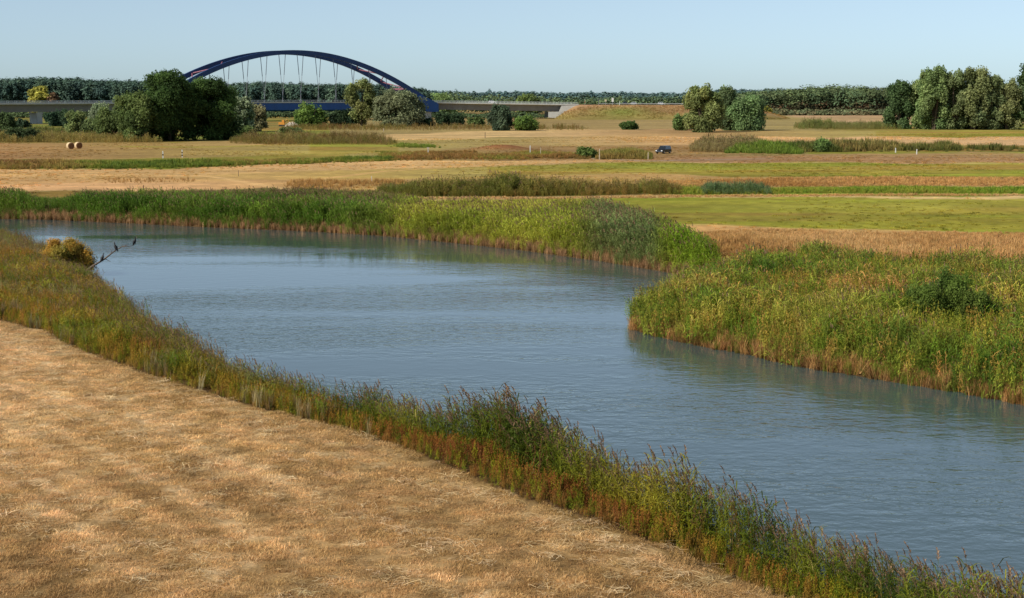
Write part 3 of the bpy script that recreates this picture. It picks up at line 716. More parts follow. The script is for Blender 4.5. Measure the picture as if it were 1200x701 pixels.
def crown_lobes(kind, w, h, rs):
    """lobe centres and radii for each habit, base at z=0"""
    L_ = []
    if kind == 'shrub':
        for k in range(16):
            a = rs.uniform(0, 6.28); r = w * .36 * math.sqrt(rs.rand()); z = h * rs.uniform(.08, .68) * (1 - .35 * (r / (w * .36)) ** 2)
            q = rs.uniform(.15, .27); L_.append((np.array([math.cos(a) * r, math.sin(a) * r, z]), np.array([w * q, w * q, min(h * .36, w * q * 1.1)])))
    elif kind == 'willow':
        for k in range(30):
            a = rs.uniform(0, 6.28); t = .05 + .82 * (k + rs.rand()) / 30; pr = np.interp(t, [0, .15, .4, .65, .85, 1], [.85, .95, 1, .85, .55, .2])
            r = w * .37 * pr * math.sqrt(rs.uniform(.15, 1)); q = rs.uniform(.11, .20)
            L_.append((np.array([math.cos(a) * r, math.sin(a) * r, h * t]), np.array([w * q, w * q, max(h * .12, w * q * 1.35)])))
        for k in range(5): L_.append((np.array([rs.uniform(-.30, .30) * w, rs.uniform(-.2, .2) * w, h * rs.uniform(.72, .92)]), np.array([w * .12, w * .12, h * rs.uniform(.08, .14)])))
    elif kind == 'oak':
        for k in range(36):
            a = rs.uniform(0, 6.28); t = .05 + .80 * (k + rs.rand()) / 36; pr = np.interp(t, [0, .12, .35, .6, .85, 1], [.9, .97, 1.0, .9, .6, .2])
            r = w * .37 * pr * math.sqrt(rs.uniform(.2, 1)); q = rs.uniform(.11, .19)
            L_.append((np.array([math.cos(a) * r, math.sin(a) * r, h * t]), np.array([w * q, w * q, w * q * .8])))
        L_.append((np.array([rs.uniform(-.1, .1) * w, 0, h * .86]), np.array([w * .17, w * .17, h * .11])))
    elif kind == 'sallow':
        for k in range(44):
            a = rs.uniform(0, 6.28); r = w * .40 * math.sqrt(rs.rand()); t = rs.uniform(.15, .80) * (1 - .3 * r / (w * .42))
            L_.append((np.array([math.cos(a) * r, math.sin(a) * r, h * t]), np.array([w * .125, w * .125, h * rs.uniform(.14, .24)])))
    elif kind == 'poplar':
        for k in range(26):
            t = .08 + .82 * (k + .5 * rs.rand()) / 26; a = rs.uniform(0, 6.28); pr = np.interp(t, [0, .2, .5, .8, 1], [.5, .85, 1, .8, .35])
            r = w * .36 * pr * math.sqrt(rs.rand()); q = rs.uniform(.12, .19) * (.6 + .4 * pr)
            L_.append((np.array([math.cos(a) * r, math.sin(a) * r, h * t]), np.array([w * q, w * q, max(w * q * 1.3, h * .07)])))
    return L_
TREES = []
def make_tree(name, label, cat, u, vb, vt, wpx, kind, cols, D=None, seed=0, px=1.15, cover=1.15, group=None, trunk=True, gap=.12, z0=None, mat=None):
    rs = np.random.RandomState(1000 + seed)
    if D is None: p = G(u, vb); D = p[1]; X = p[0]; z = float(gz(np.array([X]), np.array([D]))[0])
    else: q = at(u, vb, D); X = q.x; z = q.z if z0 is None else z0
    k = D / F; h = (vb - vt) * k; w = wpx * k
    if z0 is not None: h = at(u, vt, D).z - z0
    root = empty(name, (X, D, z - .05)); tag(root, label, cat, group)
    lobes = crown_lobes(kind, w, h, rs)
    # normalise the crown to the surveyed size
    top = max(c[2] + r[2] * 1.02 for c, r in lobes); wx = max(abs(c[0]) + r[0] for c, r in lobes)
    fz = h / top; fx = (w * .5) / wx
    lobes = [(c * np.array([fx, fx, fz]), r * np.array([fx, fx, fz])) for c, r in lobes]
    cl = [lin(*c, k=2.5 if kind == 'willow' else 2.05) * np.array([.86, .97, 1.18]) for c in cols]; VV = []; CCo = []; size = px * k
    for c, r in lobes:
        hue = rs.rand(); base = mixc(np.array([hue]), *cl)[0] * rs.uniform(.78, 1.22)
        area = 4 * math.pi * ((r[0] * r[1] + r[0] * r[2] + r[1] * r[2]) / 3)
        n = int(np.clip(area * cover / (size * size * 1.3), 25, 2600))
        def colf(d, rr, n, base=base):
            s = (.72 + .36 * (d[:, 2] * .5 + .5)) * (.72 + .4 * (rr[:, 0] - .5)) * rs.normal(1, .17, n).clip(.5, 1.6)  # painted shading: leaves lighter on lobe tops, darker inward
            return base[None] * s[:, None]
        Vv, Cc = leaf_cloud(c, r, n, size, colf, rs)
        VV.append(Vv); CCo.append(Cc)
        # inner leaves, coloured darker as crown shade, keep the crown from being see-through
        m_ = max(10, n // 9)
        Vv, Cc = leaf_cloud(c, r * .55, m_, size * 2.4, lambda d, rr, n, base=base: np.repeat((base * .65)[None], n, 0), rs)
        VV.append(Vv); CCo.append(Cc)
    V = np.vstack(VV); Cc = np.vstack(CCo)
    V[:, 2] = np.maximum(V[:, 2], .05)
    FQ = np.arange(len(V)).reshape(-1, 4)
    o = bpy.data.objects.new('crown', np_mesh('crown', V, FQ, Cc, mat or MAT_L)); COL.objects.link(o); o.parent = root
    mb = MB(); rt = max(.05, h * .022)
    ns = 1 if kind in ('oak', 'poplar') else 3
    for s_ in range(ns):
        a = rs.uniform(0, 6.28); e = np.array([math.cos(a), math.sin(a)]) * w * (.03 if ns == 1 else .12)
        pts = [(e[0] * .3, e[1] * .3, -.1), (e[0] * .5, e[1] * .5, h * .25), (e[0], e[1], h * .5), (e[0] * 1.3, e[1] * 1.3, h * .75)]
        mb.tube(pts, [rt * (1.3 if ns == 1 else .8), rt * .9, rt * .6, rt * .25])
    for c, r in lobes[:9]:
        st = h * rs.uniform(.2, .5); mb.tube([(0, 0, min(st, c[2] * .8)), (c[0] * .5, c[1] * .5, (st + c[2]) * .5), tuple(c)], [rt * .5, rt * .35, rt * .15], 5)
    mb.build('trunk', MAT_BARK, root)
    TREES.append(root)
    return root
T = make_tree
OAK = [(46,60,26),(60,76,34),(76,92,42)]; OLIVE = [(74,84,40),(92,98,50),(62,74,36)]; WIL = [(88,100,56),(106,112,66),(72,88,48)]
GREYW = [(104,112,78),(118,120,86),(92,100,66)]; GB = [(108,100,66),(124,112,74),(92,92,58)]; DK = [(46,58,36),(58,70,40),(40,50,30)]
T('oak_tree', 'tallest dark green oak left of the bridge arch', 'tree', 200, 165, 83, 84, 'oak', OAK, seed=1)
T('oak_tree', 'dark green oak right of the tallest one, its crown below the arch foot', 'tree', 246, 164, 92, 72, 'oak', OAK, seed=2)
T('willow_tree', 'olive green willow at the left side of the dark oaks', 'tree', 160, 166, 108, 60, 'willow', OLIVE, seed=3)
T('shrub', 'broad olive shrub left of the willow beside the dark oaks', 'shrub', 130, 164, 124, 40, 'shrub', OLIVE, D=490, seed=4)
T('shrub', 'low olive shrub at the right foot of the dark oaks', 'shrub', 283, 160, 146, 34, 'shrub', OLIVE, D=520, seed=5)
T('willow_tree', 'pale grey green willow under the left end of the blue girder', 'tree', 285, 155, 112, 28, 'willow', GREYW, seed=6)
T('willow_tree', 'grey brown willow bush right of the pale willow under the girder', 'tree', 301, 154, 121, 30, 'willow', GB, seed=7)
T('round_tree', 'round bright green tree in front of the blue girder', 'tree', 364, 148, 121, 40, 'shrub', [(86,104,44),(108,122,54),(66,86,38)], seed=8)
T('shrub', 'dark bush right of the round bright green tree', 'shrub', 399, 148, 128, 34, 'shrub', DK, seed=9)
T('poplar_tree', 'tall yellow brown poplar rising before the right arch foot', 'tree', 424, 148, 92, 40, 'poplar', [(118,120,66),(130,124,70),(104,110,60)], seed=10, cover=.7)
T('willow_tree', 'broad grey olive willow hiding the right arch foot', 'tree', 466, 148, 104, 66, 'willow', [(92,94,62),(106,104,70),(80,84,54)], seed=11)
T('shrub', 'dark bush at the foot of the right bridge pier', 'shrub', 500, 148, 138, 20, 'shrub', DK, seed=12)
T('shrub', 'dark green bush just right of the bridge pier', 'shrub', 519, 147, 131, 22, 'shrub', DK, seed=13)
T('shrub', 'dark bush under the approach deck, second from the pier', 'shrub', 535, 147, 133, 20, 'shrub', DK, seed=14)
T('shrub', 'green low bush under the approach deck left of the dark tree', 'shrub', 557, 149, 137, 24, 'shrub', OLIVE, seed=15)
T('willow_tree', 'dark grey green tree covering the approach deck', 'tree', 587, 153, 122, 34, 'willow', [(62,72,50),(76,84,58),(52,62,42)], seed=16)
T('shrub', 'rounded green bush right of the dark tree by the deck', 'shrub', 614, 153, 134, 34, 'shrub', [(82,98,42),(98,112,50),(70,84,38)], seed=17)
T('shrub', 'small dark bush alone on the embankment foot', 'shrub', 737, 152, 141.5, 24, 'shrub', [(68,84,40),(80,96,44)], seed=18)
T('willow_tree', 'tall brown topped willow at the left of the middle willow group', 'tree', 824, 155, 100, 52, 'willow', [(96,106,58),(118,114,62),(84,96,52)], seed=19)
T('willow_tree', 'slim dark willow behind the middle of the willow group', 'tree', 851, 153, 101, 32, 'willow', [(78,88,54),(92,98,58)], seed=20)
T('willow_tree', 'round green willow at the right of the middle willow group', 'tree', 872, 153, 112, 58, 'willow', [(92,108,62),(106,118,70),(80,96,56)], seed=21)
T('shrub', 'small olive bush at the left foot of the middle willow group', 'shrub', 800, 153, 133, 24, 'shrub', [(96,110,56),(110,118,62)], seed=22)
T('shrub', 'round dark green scrub bush behind the white stake on the dirt track', 'shrub', 686, 185, 172, 26, 'shrub', [(72,86,36),(90,98,44)], seed=23)
T('shrub', 'pointed green bush rising from the right meadow scrub', 'shrub', 966, 178, 161, 26, 'shrub', [(88,106,48),(104,116,58)], seed=24, cover=.8)
RT = [(1053,151,94,34,'willow',[(62,76,42),(74,86,48)],'dark narrow willow at the left end of the right tree row'),
      (1076,151,93,46,'willow',[(104,112,62),(118,122,72)],'light green willow second from the left in the right tree row'),
      (1094,152,78,42,'willow',[(98,110,60),(116,122,70),(84,98,54)],'pointed tall willow near the left of the right tree row'),
      (1117,152,83,40,'willow',[(92,98,58),(108,110,66)],'broad willow right of the pointed tall one'),
      (1140,152,80,46,'willow',[(100,102,60),(114,112,66),(86,92,56)],'wide brownish crowned willow in the middle of the right tree row'),
      (1160,152,86,34,'willow',[(94,100,60),(110,112,68)],'willow with a thin top spike right of the wide brownish one'),
      (1180,152,92,34,'willow',[(104,104,62),(116,112,66)],'lower willow before the dark tree at the right frame edge'),
      (1203,152,75,36,'oak',[(66,80,42),(80,94,50)],'dark tall tree at the right frame edge'),
      (1232,152,82,44,'willow',[(92,100,58),(108,112,66)],'willow beyond the dark tall tree at the right edge'),
      (1122,151,122,40,'shrub',[(98,104,60),(84,94,52)],'low grey green bush under the broad willow'),
      (1152,151,122,44,'shrub',[(110,112,70),(92,98,58)],'low pale bush under the wide brownish willow'),
      (1182,151,128,34,'shrub',[(88,96,54),(104,108,64)],'low olive bush under the right end of the tree row')]
for i, (u, vb, vt, w, k, c, lb) in enumerate(RT): T('willow_tree' if k == 'willow' else ('shrub' if k == 'shrub' else 'broadleaf_tree'), lb, 'tree' if k != 'shrub' else 'shrub', u, vb, vt, w, k, c, seed=40 + i)
LT = [(6,162,131,30,'willow',[(60,70,38),(74,82,44)],'dark willow bush at the left frame edge'),
      (29,166,149,44,'shrub',[(52,62,34),(66,74,40)],'low dark bush right of the willow at the left frame edge'),
      (89,158,129,28,'willow',[(92,100,54),(108,110,62)],'yellow green willow bush left of the pale one before the deck'),
      (104,159,138,22,'shrub',[(100,106,58),(84,92,52)],'small light bush between the willow bushes before the deck'),
      (119,156,120,32,'willow',GREYW,'pale grey willow before the left approach deck'),
      (63,148,130,22,'shrub',[(50,66,44),(64,78,50)],'dark bush just right of the left bridge pier'),
      (80,150,128,20,'shrub',[(56,70,46),(70,84,52)],'dark bush further right of the left bridge pier'),
      (26,150,138,20,'shrub',[(50,64,42),(60,74,48)],'dark bush left of the left bridge pier'),
      (340,156,149,30,'shrub',[(88,92,48),(104,104,56)],'low bush mound below the orange digger')]
for i, (u, vb, vt, w, k, c, lb) in enumerate(LT): T('willow_tree' if k == 'willow' else 'shrub', lb, 'tree' if k == 'willow' else 'shrub', u, vb, vt, w, k, c, seed=60 + i)
# trees behind the bridge
T('broadleaf_tree', 'yellow autumn tree behind the left approach deck', 'tree', 45, 124, 101, 32, 'oak', [(152,142,62),(168,152,70)], D=985, seed=80, z0=0.0)
T('broadleaf_tree', 'reddish tree right of the yellow autumn tree behind the deck', 'tree', 62, 124, 108, 18, 'oak', [(142,108,74),(128,100,70)], D=985, seed=81, z0=0.0)
T('broadleaf_tree', 'pale green tree behind the deck right of the arch foot', 'tree', 516, 124, 109, 40, 'oak', [(112,126,70),(126,136,76)], D=1120, seed=82, z0=0.0)
T('broadleaf_tree', 'yellow green tree behind the right approach deck', 'tree', 619, 124, 110, 30, 'oak', [(112,120,60),(100,110,62)], D=1140, seed=83, z0=0.0)
T('shrub', 'yellow bush at the right edge of the round willow', 'shrub', 899, 135.5, 124, 10, 'shrub', [(150,138,56),(128,122,50)], D=1060, seed=84, z0=0.0)

# ---- distant woods: one mass each
def wood(name, label, top, D0, depth, cols, cone, px=1.1, seed=0, stepu=5.0, rows=3, lowcols=None, zb=0.0, nleaf=150):
    rs = np.random.RandomState(300 + seed); VV = []; CCo = []
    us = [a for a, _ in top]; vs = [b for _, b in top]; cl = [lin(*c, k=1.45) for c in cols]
    for rw in range(rows):
        D = D0 + depth * rw / max(rows - 1, 1); k = D / F
        uu = us[0]
        while uu < us[-1]:
            v = np.interp(uu, us, vs) + rs.normal(.3, .9) + 6.0 * (float(fbm(np.array([uu * .045]), np.array([rw * 7.0 + seed]), 71, 3)[0]) - .42) + (1.5 if rw == 0 else 0) * rs.rand() * 2
            Dd = D + rs.uniform(-8, 8); p = at(uu, v, Dd); h = p.z - zb
            w = stepu * k * rs.choice([1.3, 1.8, 2.5, 3.6], p=[.25, .35, .25, .15]); h *= rs.choice([1.0, .97, 1.04, .9])
            base = mixc(np.array([rs.rand()]), *cl)[0] * rs.uniform(.75, 1.25)
            lob = []
            if cone:
                lob.append(((p.x, Dd, p.z - h * .12), (w * .42, w * .42, h * .13)))
                for q in range(4):
                    lob.append(((p.x + rs.uniform(-.3, .3) * w, Dd + rs.uniform(-.3, .3) * w, p.z - h * rs.uniform(.18, .5)), (w * .45, w * .45, h * .14)))
                lob.append(((p.x, Dd + 2, zb + h * .3), (w * .6, w * .5, h * .32)))
            else:
                for q in range(7):
                    lob.append(((p.x + rs.uniform(-.45, .45) * w * 1.3, Dd + rs.uniform(-.4, .4) * w, p.z - h * (.16 + .10 * q) ), (w * .5, w * .5, h * .17)))
                lob.append(((p.x, Dd + 2, zb + h * .3), (w * .8, w * .5, h * .32)))
            for j, (c, r) in enumerate(lob):
                dk = .8 if j == len(lob) - 1 else 1.0  # low inner lobe coloured darker as shade under the crowns
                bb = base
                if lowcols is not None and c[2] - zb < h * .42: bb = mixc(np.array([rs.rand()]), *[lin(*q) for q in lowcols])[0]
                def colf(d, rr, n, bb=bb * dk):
                    return bb[None] * ((.7 + .4 * (d[:, 2] * .5 + .5)) * rs.normal(1, .09, n).clip(.6, 1.4))[:, None]  # shading put into the colour: lobe tops lighter
                n = int(nleaf * 1.5) // len(lob)
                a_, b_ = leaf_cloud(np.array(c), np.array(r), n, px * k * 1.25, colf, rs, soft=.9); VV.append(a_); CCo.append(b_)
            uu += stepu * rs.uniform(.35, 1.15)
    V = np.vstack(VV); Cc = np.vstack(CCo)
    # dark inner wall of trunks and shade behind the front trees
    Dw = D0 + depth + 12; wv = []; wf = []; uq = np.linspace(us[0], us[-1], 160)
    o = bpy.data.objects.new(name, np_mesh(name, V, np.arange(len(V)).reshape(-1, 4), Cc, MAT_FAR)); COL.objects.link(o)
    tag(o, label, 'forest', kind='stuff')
    return o
wood('pine_forest', 'dark pine forest beyond the bridge on the left', [(-140,94),(0,94),(30,92),(80,91),(110,93),(140,95),(165,95),(200,96),(270,97),(310,96.5),(335,99),(400,98),(440,100),(500,105)], 1010, 90, [(58,78,70),(68,88,76),(76,94,76),(60,78,72)], True, seed=1, stepu=5, rows=5, nleaf=260)  # distance haze is mixed into these blue grey leaf colours
wood('distant_forest', 'bluish far forest line across the middle horizon', [(470,105),(500,105.5),(560,107.5),(640,108.5),(700,108.5),(800,108.5),(850,106),(900,105),(1000,105),(1340,103)], 1480, 120, [(74,98,100),(80,102,100),(86,104,96),(76,98,98)], True, seed=2, stepu=3.4, rows=4, nleaf=110)  # bluish leaf colours stand in for aerial haze
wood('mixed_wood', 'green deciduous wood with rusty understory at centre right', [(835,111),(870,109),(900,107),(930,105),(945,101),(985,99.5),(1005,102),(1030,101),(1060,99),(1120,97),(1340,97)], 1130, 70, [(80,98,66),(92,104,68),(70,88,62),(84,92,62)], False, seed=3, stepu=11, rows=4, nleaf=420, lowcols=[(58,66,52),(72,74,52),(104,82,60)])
wood('thicket', 'grey green thicket at the foot of the mixed wood', [(895,128.5),(950,128),(1000,127.5),(1060,128),(1340,127)], 1075, 25, [(96,104,72),(84,92,66),(106,98,70)], False, seed=4, stepu=5, rows=2, nleaf=60)
wood('pale_wood', 'pale green wood behind the deck between arch and embankment', [(485,109),(510,107.5),(545,108.5),(580,111),(600,112),(640,112),(690,112.5),(740,113),(800,113)], 1180, 60, [(88,106,72),(104,116,76),(72,92,72),(82,98,70)], False, seed=5, stepu=6, rows=2, nleaf=90)
wood('thicket', 'dark undergrowth below the bridge girders', [(-140,127),(0,129),(100,128),(200,128),(320,129),(420,130),(520,131),(640,133)], 950, 50, [(62,78,54),(78,92,60),(52,66,48)], False, seed=6, stepu=6, rows=2, nleaf=60)

# ------------------------------------------------------------------ bridge
M_BLUE = plain('blue_steel_paint', tuple(lin(16,76,146,.9)), .45, spec=.4, noise=.12, scale=.3)
M_RIB = plain('arch_steel_paint', tuple(lin(40,70,122,.85)), .5, spec=.3, noise=.12, scale=.3)
M_RED = plain('red_brace_paint', tuple(lin(150,96,110)), .5, noise=.1)
M_CONC = plain('pale_concrete', tuple(lin(190,190,184)), .85, spec=.1, noise=.12, scale=.4)
M_GREY = plain('grey_girder', tuple(lin(138,138,140)), .7, spec=.2, noise=.12, scale=.3)
M_RAIL = plain('light_rail', tuple(lin(196,200,198)), .5, noise=.06)
M_CABLE = plain('hanger_steel', tuple(lin(150,152,160)), .5, noise=.1)
M_CABLE2 = plain('hanger_sleeve', tuple(lin(96,104,120)), .5, noise=.1)
M_ASPH = plain('asphalt', (.055, .055, .055), .9, spec=.1, noise=.2, scale=.5)
TH = math.radians(40); dv = np.array([math.cos(TH), math.sin(TH)]); nv = np.array([math.sin(TH), -math.cos(TH)])
BC = np.array([(345 - CU) / F * 850 * 1.004, 850.0])
HS = 82.0; ZD = 9.65; RISE = 25.5
broot = empty('arch_bridge', (BC[0], BC[1], 0)); tag(broot, 'long road bridge with a blue steel tied arch and grey approach decks', 'bridge')
def bl(s, t, z): p = dv * s + nv * t; return (p[0], p[1], z)
def zdeck(s): return ZD - .000010 * s * s * (1 if s < 0 else 4.0)
def rib_pt(s, side):
    q = s / HS; r = 1 - q * q; hh = RISE * r
    return bl(s, side * (9.2 - 3.7 * max(hh, 0) / RISE), zdeck(s) + hh)
for side in (1, -1):
    mb = MB(); pts = [rib_pt(s, side) for s in np.linspace(-HS, HS, 61)]
    vs = []; fs = []
    for i, p in enumerate(pts):
        a = np.array(pts[max(i-1, 0)]); b_ = np.array(pts[min(i+1, 60)]); tt = (b_ - a) / np.linalg.norm(b_ - a)
        x = np.array([nv[0], nv[1], 0]); nn = np.cross(tt, x); nn /= np.linalg.norm(nn)
        e = abs(i - 30) / 30.; hw = .6; hh = 1.05 + .25 * e
        for sx, sy in ((-1,-1),(1,-1),(1,1),(-1,1)): vs.append(np.array(p) + x * hw * sx + nn * hh * sy)
    for i in range(60):
        for k in range(4): fs.append((i*4+k, i*4+(k+1)%4, i*4+4+(k+1)%4, i*4+4+k))
    fs += [(3,2,1,0), (240,241,242,243)]
    mb.add(vs, fs); arch = mb.build('arch', M_RIB, broot)
    hs = np.linspace(-66, 66, 13)
    for s in hs:
        top = np.array(rib_pt(s, side)); bot = np.array(bl(s, side * 9.2, zdeck(s)))
        m1 = MB(); m1.tube([bot, top], .10, 5); hg = m1.build('hanger', M_CABLE, broot)
        m2 = MB(); mid = bot * .45 + top * .55; m2.tube([mid, top], .17, 5); m2.build('sleeve', M_CABLE2, hg)
ss = [-70, -62, -54, -46, -37, 37, 46, 54, 62, 70]
for i, s in enumerate(ss):
    a = rib_pt(s, 1); b_ = rib_pt(s, -1)
    if i in (0, 9):
        m1 = MB(); m1.tube([a, b_], .5, 6); m1.build('cross_beam', M_RED, broot)
    if i not in (4, 9):
        m1 = MB(); m1.tube([rib_pt(s, 1 if i % 2 else -1), rib_pt(ss[i+1], -1 if i % 2 else 1)], .32, 5); m1.build('wind_brace', M_RED, broot)
main = [bl(s, 0, zdeck(s)) for s in np.linspace(-HS - 3, HS + 3, 24)]
mb = MB(); mb.sweep(main, [(-9.9, -.45), (9.9, -.45), (9.9, -4.0), (8.6, -4.6), (-8.6, -4.6), (-9.9, -4.0)]); mb.build('main_girder', M_BLUE, broot)
for side in (1, -1):
    for s0, sg in ((HS, 1), (-HS, -1)):
        pf = [(s0 - sg * 9, 3.0), (s0 - sg * 5, 3.6), (s0 + sg * 6, -1.2), (s0 + sg * 6, -5.6), (s0 - sg * 2, -5.6)]
        vs = []; mb = MB()
        for t in (9.0, 10.5): vs += [bl(s, side * t, ZD + z - .0) for s, z in pf]
        n_ = len(pf); mb.add(vs, [tuple(range(n_)), tuple(range(2*n_-1, n_-1, -1))] + [(k, (k+1) % n_, n_ + (k+1) % n_, n_ + k) for k in range(n_)])
        mb.build('arch_shoe', M_BLUE, broot)
left = [bl(s, 0, zdeck(s)) for s in np.linspace(-270, -HS - 3.2, 24)]
pathR = []; p = np.array(bl(HS + 3.2, 0, zdeck(HS + 3.2))); ang = TH; pathR.append(tuple(p)); Lr = 0
while Lr < 88:
    ang = max(math.radians(6), ang - math.radians(5.0)); p = p + np.array([math.cos(ang) * 4, math.sin(ang) * 4, -.058]); Lr += 4; pathR.append(tuple(p))
for pth in (left, pathR):
    mb = MB(); mb.sweep(pth, [(-5.5, -.9), (5.5, -.9), (4.6, -4.0), (-4.6, -4.0)]); mb.build('approach_girder', M_GREY, broot)
    mb = MB(); mb.sweep(pth, [(-9.0, 0), (9.0, 0), (9.0, -.5), (5.6, -.89), (-5.6, -.89), (-9.0, -.5)]); mb.build('deck_slab', M_CONC, broot)
mb = MB(); mb.sweep(main, [(-10.2, 0), (10.2, 0), (10.2, -.44), (-10.2, -.44)]); mb.build('deck_slab', M_CONC, broot)
for pth in (left, main, pathR):
    mb = MB(); mb.sweep(pth, [(-6, .03), (6, .03), (6, .004), (-6, .004)]); mb.build('carriageway', M_ASPH, broot)
    for o in ((9.5 if pth is main else 8.6), -(9.5 if pth is main else 8.6)):
        mb = MB()
        for z in ((.95, .45) if pth is main else (1.05, .6, .2)): mb.sweep(pth, [(o - .05, z - .05), (o + .05, z - .05), (o + .05, z + .05), (o - .05, z + .05)])
        P = np.array(pth)
        for i in range(0, len(P) - 1):
            for q in (0, .5):
                c_ = P[i] * (1 - q) + P[i+1] * q; t_ = P[i+1] - P[i]; t_ = t_[:2] / np.linalg.norm(t_[:2])
                mb.box((c_[0] + t_[1] * o, c_[1] - t_[0] * o, c_[2] + .5), (.04, .04, .5), t_)
        mb.build('railing', M_RAIL, broot)
def pier(s, t, hw, hd, ztop, pt=None, ax=None):
    mb = MB(); c_ = bl(s, t, 0) if pt is None else pt; ax = dv if ax is None else ax
    mb.box((c_[0], c_[1], ztop / 2 - .5), (hw, hd, ztop / 2 + .5 - .4), ax)
    mb.box((c_[0], c_[1], ztop - .55), (hw * 1.15, hd * 1.08, .35), ax)
    mb.build('pier', M_CONC, broot)
for s in (-140, -196, -246): pier(s, 0, 1.3, 4.2, zdeck(s) - 4.02)
for s in (-HS, HS):
    for t in (6.5, -6.5): pier(s, t, 2.0, 2.6, ZD - 4.75 - (.3 if s > 0 else 0))
pp = pathR[11]; pier(0, 0, 1.2, 4.0, pp[2] - 4.02, (pp[0], pp[1]), (math.cos(ang), math.sin(ang)))
# abutment at the right end: bearing wall and sloping wing walls
e1 = np.array(pathR[-1]); ad = np.array([math.cos(ang), math.sin(ang)]); an = np.array([ad[1], -ad[0]])
mb = MB()
def wedge(poly, t0, t1):
    vs = []
    for t in (t0, t1): vs += [(e1[0] + ad[0] * s + an[0] * t, e1[1] + ad[1] * s + an[1] * t, z) for s, z in poly]
    n_ = len(poly); mb.add(vs, [tuple(range(n_)), tuple(range(2*n_-1, n_-1, -1))] + [(k, (k+1) % n_, n_ + (k+1) % n_, n_ + k) for k in range(n_)])
zt = e1[2] - .52
for t0, t1 in ((8.2, 8.9), (-8.9, -8.2)): wedge([(-17, .8), (-17, zt - 3.6), (-11, zt - 3.5), (-9.6, zt - .15), (2.0, zt), (-8.5, .2)], t0, t1)
wedge([(-9.3, -.3), (-3, -.3), (-3, zt - .5), (-9.3, zt - .5)], -8.1, 8.1)
mb.build('abutment', M_CONC, broot)
bl_w = lambda p: np.array([p[0] + BC[0], p[1] + BC[1], p[2]])

# ---- road embankment
E1 = bl_w(e1)
road = [E1 + np.array([ad[0] * -1.0, ad[1] * -1.0, 0])]
p = E1.copy(); a_ = ang
for i in range(110):
    a_ = a_ - math.radians(1.0) if i < 16 else (a_ + math.radians(.12)); p = p + np.array([math.cos(a_) * 4, math.sin(a_) * 4, 0]); p[2] = max(E1[2] - .15 - .004 * i, 7.0); road.append(p.copy())
    if survey(p[0], p[1], p[2])[0] > 846: break
road = np.array(road)
gx = np.arange(E1[0] - 16, E1[0] + 330, 1.6); gy = np.arange(770, 960, 2.0)
A, B = np.meshgrid(gx, gy, indexing='ij'); xa, ya = A.ravel(), B.ravel()
xs0 = E1[0] + 1.5; d = dline(np.vstack([[[xs0, road[1, 1]]], road[3:, :2]]), np.where(xa < xs0, xs0 - (xs0 - xa) * 2.5, xa), ya)
zr = np.interp(xa, road[:, 0], road[:, 2])
d2 = d + 1.6 * (fbm(xa * .06, ya * .06, 130, 3) - .5)
z = np.where(d < 8.6, zr - .12, zr - .12 - (d2 - 8.6) / 3.6) + .25 * (fbm(xa * .2, ya * .2, 131, 3) - .5) * sstep(8, 12, d)
z = np.maximum(z, -.35)
n1 = fbm(xa * .02, ya * .05, 132, 4); n2 = fbm(xa * .05, ya * .08, 133, 4)
hrel = np.clip(z / 8.5, 0, 1)
cE = mixc(np.clip(.55 * hrel + .9 * (n1 - .38), 0, 1), lin(122,112,62), lin(142,124,74), lin(156,124,86), lin(176,138,102), lin(168,130,98)) * (.8 + .4 * n2)[:, None]
gp = np.exp(-(((xa - E1[0] - 24) / 14) ** 2 + ((hrel - .5) / .3) ** 2))[:, None]; cE = cE * (1 - .6 * gp) + .6 * gp * lin(108, 132, 52)
I = np.arange(A.size).reshape(A.shape); FQ = np.stack([I[:-1, :-1], I[1:, :-1], I[1:, 1:], I[:-1, 1:]], -1).reshape(-1, 4)
emb = bpy.data.objects.new('embankment', np_mesh('embankment', np.stack([xa, ya, z], -1), FQ, cE, MAT_G)); COL.objects.link(emb)
emb.data.polygons.foreach_set('use_smooth', [True] * len(emb.data.polygons))
tag(emb, 'grassy road embankment with brown crest right of the bridge', 'embankment', kind='structure')
ke = np.where((z > .3) & (d > 9.2) & (fbm(xa * .07, ya * .07, 134, 3) > .42))[0]; ke = RS.choice(ke, min(2600, len(ke)), replace=False)
zi = z.copy(); sc1 = RS.uniform(.25, .8, len(ke)); Zk = zi[ke]
scatter('rough_grass', 'rough dry grass and weeds growing on the embankment slope', 'grass', xa[ke] + RS.uniform(-.6, .6, len(ke)), ya[ke], C_FTUFT, np.stack([sc1 * 2.2, sc1 * 2, sc1], -1), cE[ke] * mixc(RS.rand(len(ke)), (.7, .8, .5), (1.0, .95, .8), (1.1, .9, .75)), gain=1.5, zfun=lambda X, Y: Zk - .05)
mb = MB(); mb.sweep([tuple(q) for q in road[1:]], [(-5, .04), (5, .04), (5, -.2), (-5, -.2)]); o = mb.build('road', M_ASPH); tag(o, 'asphalt road running along the embankment crest', 'road', kind='structure')
M_GALV = plain('galvanised_steel', tuple(lin(170,172,172)), .45, metal=.3, noise=.08)
mb = MB()
sub = [tuple(q) for q in road[3:]]
mb.sweep(sub, [(6.0, .45), (6.08, .45), (6.08, .75), (6.0, .75)])
for q, r_ in zip(road[3:-1], road[4:]):
    t_ = (r_ - q)[:2]; t_ = t_ / np.linalg.norm(t_); mb.box((q[0] + t_[1] * 5.9, q[1] - t_[0] * 5.9, q[2] + .33), (.06, .06, .42), t_)
o = mb.build('guard_rail', M_GALV); tag(o, 'low steel guard rail along the embankment road', 'guard rail')

